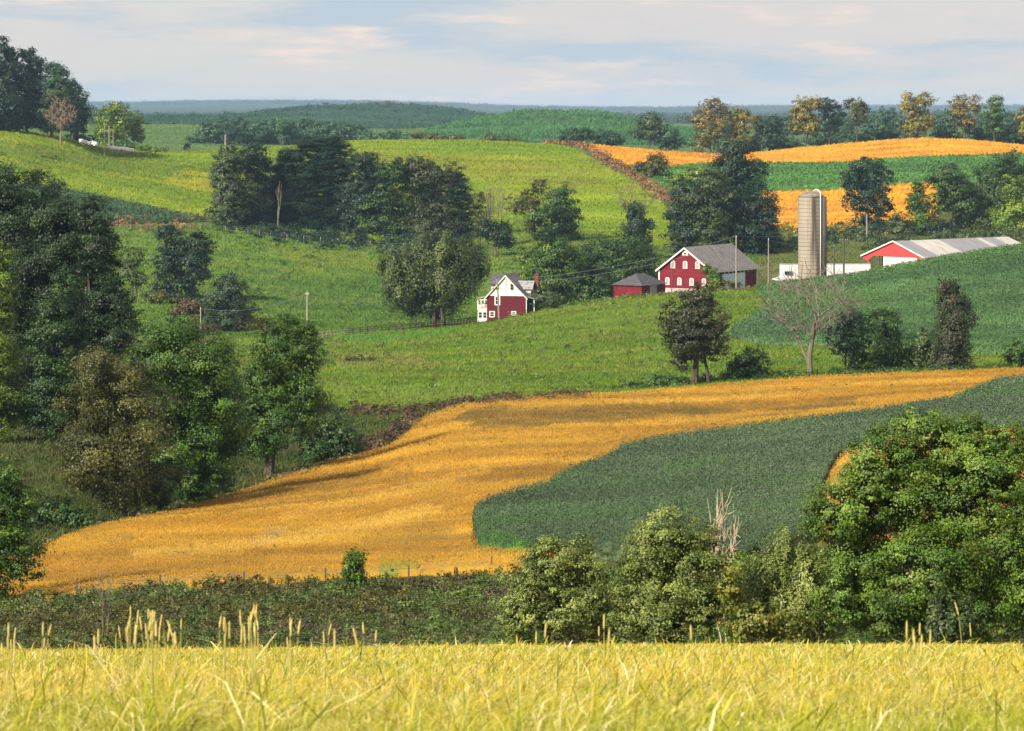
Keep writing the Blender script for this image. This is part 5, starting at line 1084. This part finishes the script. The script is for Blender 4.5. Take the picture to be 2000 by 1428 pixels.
# ================================================================== poles, wires, fences
def pole(label, u, top, d, r=.14, m=M_POLE, arm=None, lean=0.0, group=None, name='utility_pole', vb=None):
    x = (u-U0)*d/F; z = float(zt(x, d)); o = thing(name, label, 'pole', (x, d, z), 0, group); h = H0+(VH-top)*d/F-z
    MB().tube([(0, 0, -.6), (lean*h*.5, 0, h*.5), (lean*h, 0, h)], [r*1.15, r, r*.8], 8).build('shaft', m, o)
    if arm:
        mb = MB(); mb.box(lean*h-arm, lean*h+arm, -.16, -.02, h-.75, h-.60); mb.build('crossarm', m, o)
        ins = MB()
        for s in (-.9, -.4, .4, .9): ins.tube([(lean*h+s*arm, -.09, h-.6), (lean*h+s*arm, -.09, h-.42)], .05, 6)
        ins.build('insulator', M_TRIM, o)
    else: MB().tube([(lean*h, -.16, h-.35), (lean*h, -.16, h-.15)], .06, 6).build('insulator', M_TRIM, o)
    return np.array([x+lean*h, d, z+h])
pA = pole('grey pole with a small arm on the pasture by the fence end', 600, 568, 618, .16, M_POST, .35)
pB = pole('grey power pole in front of the pale barn doors', 1438, 460, 640, .18, M_POLE)
pC = pole('thin power pole between the barn and the silo', 1501, 465, 668, .13, M_POLE)
pD = pole('leaning pole with crossarm before the red house', 975, 545, 640, .17, M_POLE, None, -.05)
mb = MB(); arm_ = bpy.data.objects[[o.name for o in bpy.data.objects if o.name.startswith('utility_pole')][-1]]
mb.box(-1.5, -.35, -.2, -.06, 6.2, 6.36); mb.box(-.35, .75, -.2, -.06, 6.36, 6.48); mb.build('crossarm', M_POLED, arm_)
pE = pole('short dark pole just past the silo', 1629, 478, 690, .16, M_POLED)
pF = pole('dark pole with a crossarm before the white bunker wall', 1648, 463, 692, .2, M_POLED, .9)
pG = pole('pale pole in front of the tall forked tree', 1693, 418, 845, .22, M_POLE)
pH = pole('thin brown pole against the barn gable', 1312, 510, 645, .09, M_POLED)
pI = pole('short grey pole in the scrub on the pasture', 392, 600, 610, .13, M_POST)
pJ = pole('tall thin pole beside the white bales', 204, 240, 1080, .16, M_POLE)
pK = pole('pale pole in front of the wooded band', 440, 263, 1290, .28, M_POST)
pL = pole('pale bare trunk pole beside the sunlit tree', 213, 246, 1150, .17, M_POST)
pM = pole('second pale bare trunk by the sunlit tree', 221, 252, 1152, .13, M_POST)
def wire(label, a, b, sag=1.2, r=.022):
    a, b = np.array(a), np.array(b); o = MB(); pts = [a+(b-a)*t-np.array([0, 0, sag*4*t*(1-t)]) for t in np.linspace(0, 1, 13)]
    return tag(o.tube(pts, r, 4).build('power_line', M_WIRE), label, 'wire')
up = lambda p, dz: (p[0], p[1], p[2]+dz)
wire('upper wire from the house pole to the barn door pole', up(pD, -.2), up(pB, -.1), 1.6)
wire('lower wire from the house pole to the barn door pole', up(pD, -1.1), up(pB, -1.3), 1.6)
wire('upper wire from the pasture pole past the willowy tree to the house pole', up(pA, -.3), up(pD, -.3), 2.2)
wire('lower wire from the pasture pole past the willowy tree to the house pole', up(pA, -1.5), up(pD, -1.4), 2.2)
wire('wire from the pasture pole down to the scrub pole', up(pI, -.2), up(pA, -.4), 1.6)
wire('upper wire running from the barn door pole towards the forked tree pole', up(pB, -.1), up(pG, -.2), 2.0)
wire('lower wire running from the barn door pole past the silo', up(pC, -.4), up(pF, -.5), 1.2)
def at(u, d): x = (u-U0)*d/F; return np.array([x, d, float(zt(x, d))])
def fence(name, label, pts, n, hp, rp, rails, rr, mp, mr, rail='rail'):
    a = at(*pts[0]); o = thing(name, label, 'fence', a); P_ = []
    seg = [at(*p) for p in pts]; ln = [np.linalg.norm(q-p) for p, q in zip(seg, seg[1:])]; cum = np.concatenate([[0], np.cumsum(ln)])
    for t in np.linspace(0, cum[-1], n):
        i = min(int(np.searchsorted(cum, t, side='right')-1), len(ln)-1); f = (t-cum[i])/ln[i]; u = pts[i][0]+(pts[i+1][0]-pts[i][0])*f; d = pts[i][1]+(pts[i+1][1]-pts[i][1])*f
        P_.append(at(u, d)-a)
    for p in P_: MB().box(p[0]-rp, p[0]+rp, p[1]-rp, p[1]+rp, p[2]-.4, p[2]+hp).build('post', mp, o)
    for h in rails:
        mb = MB()
        for p, q in zip(P_, P_[1:]): mb.tube([p+np.array([0, -rp-.02, h]), q+np.array([0, -rp-.02, h])], rr, 4)
        mb.build(rail, mr, o)
    return o
def dl_(u, v, lo, hi): return cast(u, v, lo, hi)
fence('rail_fence', 'dark three rail fence running down from the red house', [(930, 628), (870, 612), (800, 604), (740, 599), (675, 594)], 26, 1.35, .08, (.45, .85, 1.22), .07, M_POLED, M_POLED)
fence('rail_fence', 'thin grey fence continuing past the dark rail fence', [(674, 594), (645, 592), (615, 590)], 9, 1.15, .05, (.5, 1.05), .04, M_POST, M_POST)
fence('wire_fence', 'wire fence with pale posts along the foot of the pine grove', [(440, 848), (530, 836), (650, 838), (760, 836), (920, 836)], 17, 1.4, .07, (.6, 1.2), .012, M_POST, M_WIRE, 'wire')
fence('wire_fence', 'thin fence line along the crop wedge', [(215, 852), (330, 852), (430, 852)], 12, 1.2, .05, (.6, 1.1), .012, M_POST, M_WIRE, 'wire')
fence('wire_fence', 'old wire fence with dark posts in the brush below the golden strip', [(150, 149), (283, 149), (397, 149), (507, 149), (635, 150), (760, 150), (852, 150), (960, 150)], 6, .8, .04, (.5, .7), .004, M_POLED, M_WIRE, 'wire')
# ---- white bales, wagon, hill top blind
def bale(u, d, r, label, group, n=1):
    x, y, z = at(u, d); o = thing('wrapped_bale', label, 'bale', (x, y, z), 0, group)
    pr = [(0.01, 0), (r*.8, .0), (r, .12), (r*1.02, r*.9), (r*.97, r*1.6), (r*.8, r*1.75), (.01, r*1.78)]
    MB().lathe(pr, 18).build('wrap', M_WRAP, o, True)
    MB().lathe([(r*1.03, r*.5), (r*1.06, r*.55), (r*1.03, r*.6)], 18).build('wrap_seam', M_TRIM, o, True)
for i in range(10): bale(216+4.6*i, cast(216+4.6*i, 292.5+.55*i, 900, 1200), .80, 'white wrapped bale in the long row below the hedge', 'row of white wrapped bales')
for i, (u, v) in enumerate([(159, 280), (166, 281), (173, 284), (180, 283), (186, 286)]): bale(u, cast(u, v, 900, 1190), .85, 'white wrapped bale in the loose pile on the brown bank', 'pile of white wrapped bales')
x, y, z = at(97, cast(97, 309, 800, 1100)); wg = thing('hay_feeder', 'dark low hay feeder standing on the bright pasture', 'feeder', (x, y, z+.3), R(8))
mb = MB(); mb.box(-2.6, 2.6, -.9, .9, .45, .6); mb.build('bed', M_POLED, wg)
rk = MB()
for s in (-1, 1):
    for k in range(9): rk.box(-2.5+k*.61, -2.42+k*.61, s*.85-.04, s*.85+.04, .6, 1.35)
    rk.box(-2.6, 2.6, s*.85-.05, s*.85+.05, 1.3, 1.42)
rk.build('rack', M_POLED, wg)
for (a, b) in ((-1.9, -.8), (1.9, -.8), (-1.9, .8), (1.9, .8)):
    MB().tube([(a, b-.1, .35), (a, b+.1, .35)], .36, 12).build('wheel', M_DARK, wg)
x, y, z = at(636, 2898); bl = thing('hunting_blind', 'tiny dark hut on the crest of the far corn hill', 'hut', (x, y, z), 0)
MB().box(-2.6, 2.6, -2, 2, -1, 3.8).build('wall', M_POLED, bl); MB().prism([(-3, 3.8), (3, 3.8), (3, 4.2), (-3, 4.7)], 'y', -2.4, 2.4).build('roof', M_ROOFD, bl)
# ---- foxtail seed heads standing above the meadow
M_HEAD = mat('seed head', (.70, .60, .24), .7, .2, transl=.35, noise=[((90, 90, 90), (.56, .44, .12), .4, .7)]); M_STALK = mat('grass stalk', (.40, .36, .10), .7, .2, transl=.2)
gh = np.random.default_rng(12); HG = 'foxtail seed heads above the meadow'
def head(u, v, d, label):
    x = (u-U0)*d/F; zg = float(zt(x, d)); zt_ = H0+(VH-v)*d/F; h = max(.25, zt_-zg); o = thing('foxtail_stalk', label, 'grass', (x, d, zg), gh.uniform(0, 6), HG)
    ln = gh.uniform(.045, .075); lean = gh.normal(0, .04); pts = [(lean*h*t*t, 0, (h-ln)*t) for t in np.linspace(0, 1, 6)]
    MB().tube([(p[0], p[1], p[2]-.01) for p in pts], [.0024, .0022, .002, .0018, .0016, .0014], 5).build('stalk', M_STALK, o)
    b = np.array(pts[-1]); dr = np.array([lean*2+gh.normal(0, .12), 0, 1.]); dr /= np.linalg.norm(dr)
    MB().tube([b, b+dr*ln*.15, b+dr*ln*.5, b+dr*ln*.85, b+dr*ln], [.0015, .0030, .0034, .0026, .0008], 8).build('seed_head', M_HEAD, o, True)
clusters = [(255,1200,14,6,'foxtail head in the tallest tuft below the brush'), (300,1205,26,9,'foxtail head in the tallest tuft below the brush'), (345,1215,14,4,'foxtail head in the tallest tuft below the brush'),
            (440,1215,12,4,'foxtail head in the second tuft along the meadow'), (495,1195,24,9,'foxtail head in the second tuft along the meadow'), (565,1220,16,3,'foxtail head in the second tuft along the meadow'),
            (15,1232,14,4,'single foxtail head near the end of the meadow'), (85,1228,10,2,'single foxtail head near the end of the meadow'),(190,1238,20,3,'single foxtail head near the end of the meadow'),
            (1185,1200,14,2,'foxtail head before the shrubs'), (1345,1220,10,1,'foxtail head before the shrubs'), (1060,1232,25,2,'foxtail head before the shrubs'),
            (1885,1175,6,1,'tall slanting foxtail head before the big tree'), (1790,1215,18,4,'short foxtail head before the big tree'), (1900,1215,6,1,'short foxtail head before the big tree'), (640,1225,20,2,'foxtail head between the tuft and the shrubs'), (720,1220,14,2,'foxtail head between the tuft and the shrubs')]
clusters = [(u, v, su, int(n*1.7) if n > 1 else n, lab) for u, v, su, n, lab in clusters]
for u, v, su, n, lab in clusters:
    for _ in range(n): head(u+gh.normal(0, su*.5), v+gh.uniform(-18, 26) if n > 1 else v, gh.uniform(9.8, 15.5), lab)

# ------------------------------------------------------------------ haze
hz = MB().box(-14500, 14500, -60, 17400, -70, 118).build('haze', None or bpy.data.materials.new('haze air'))
hm = hz.data.materials[0]; hm.use_nodes = True; ht = hm.node_tree; ht.nodes.clear()
ho = N(ht, 'ShaderNodeOutputMaterial'); pv_ = N(ht, 'ShaderNodeVolumePrincipled')
pv_.inputs['Color'].default_value = (.42, .62, .92, 1); pv_.inputs['Density'].default_value = 4.8e-5; pv_.inputs['Anisotropy'].default_value = 0.0
ht.links.new(pv_.outputs[0], ho.inputs['Volume']); hz['kind'] = 'stuff'; hz['label'] = 'thin pale blue haze over the valley'; hz['category'] = 'haze'
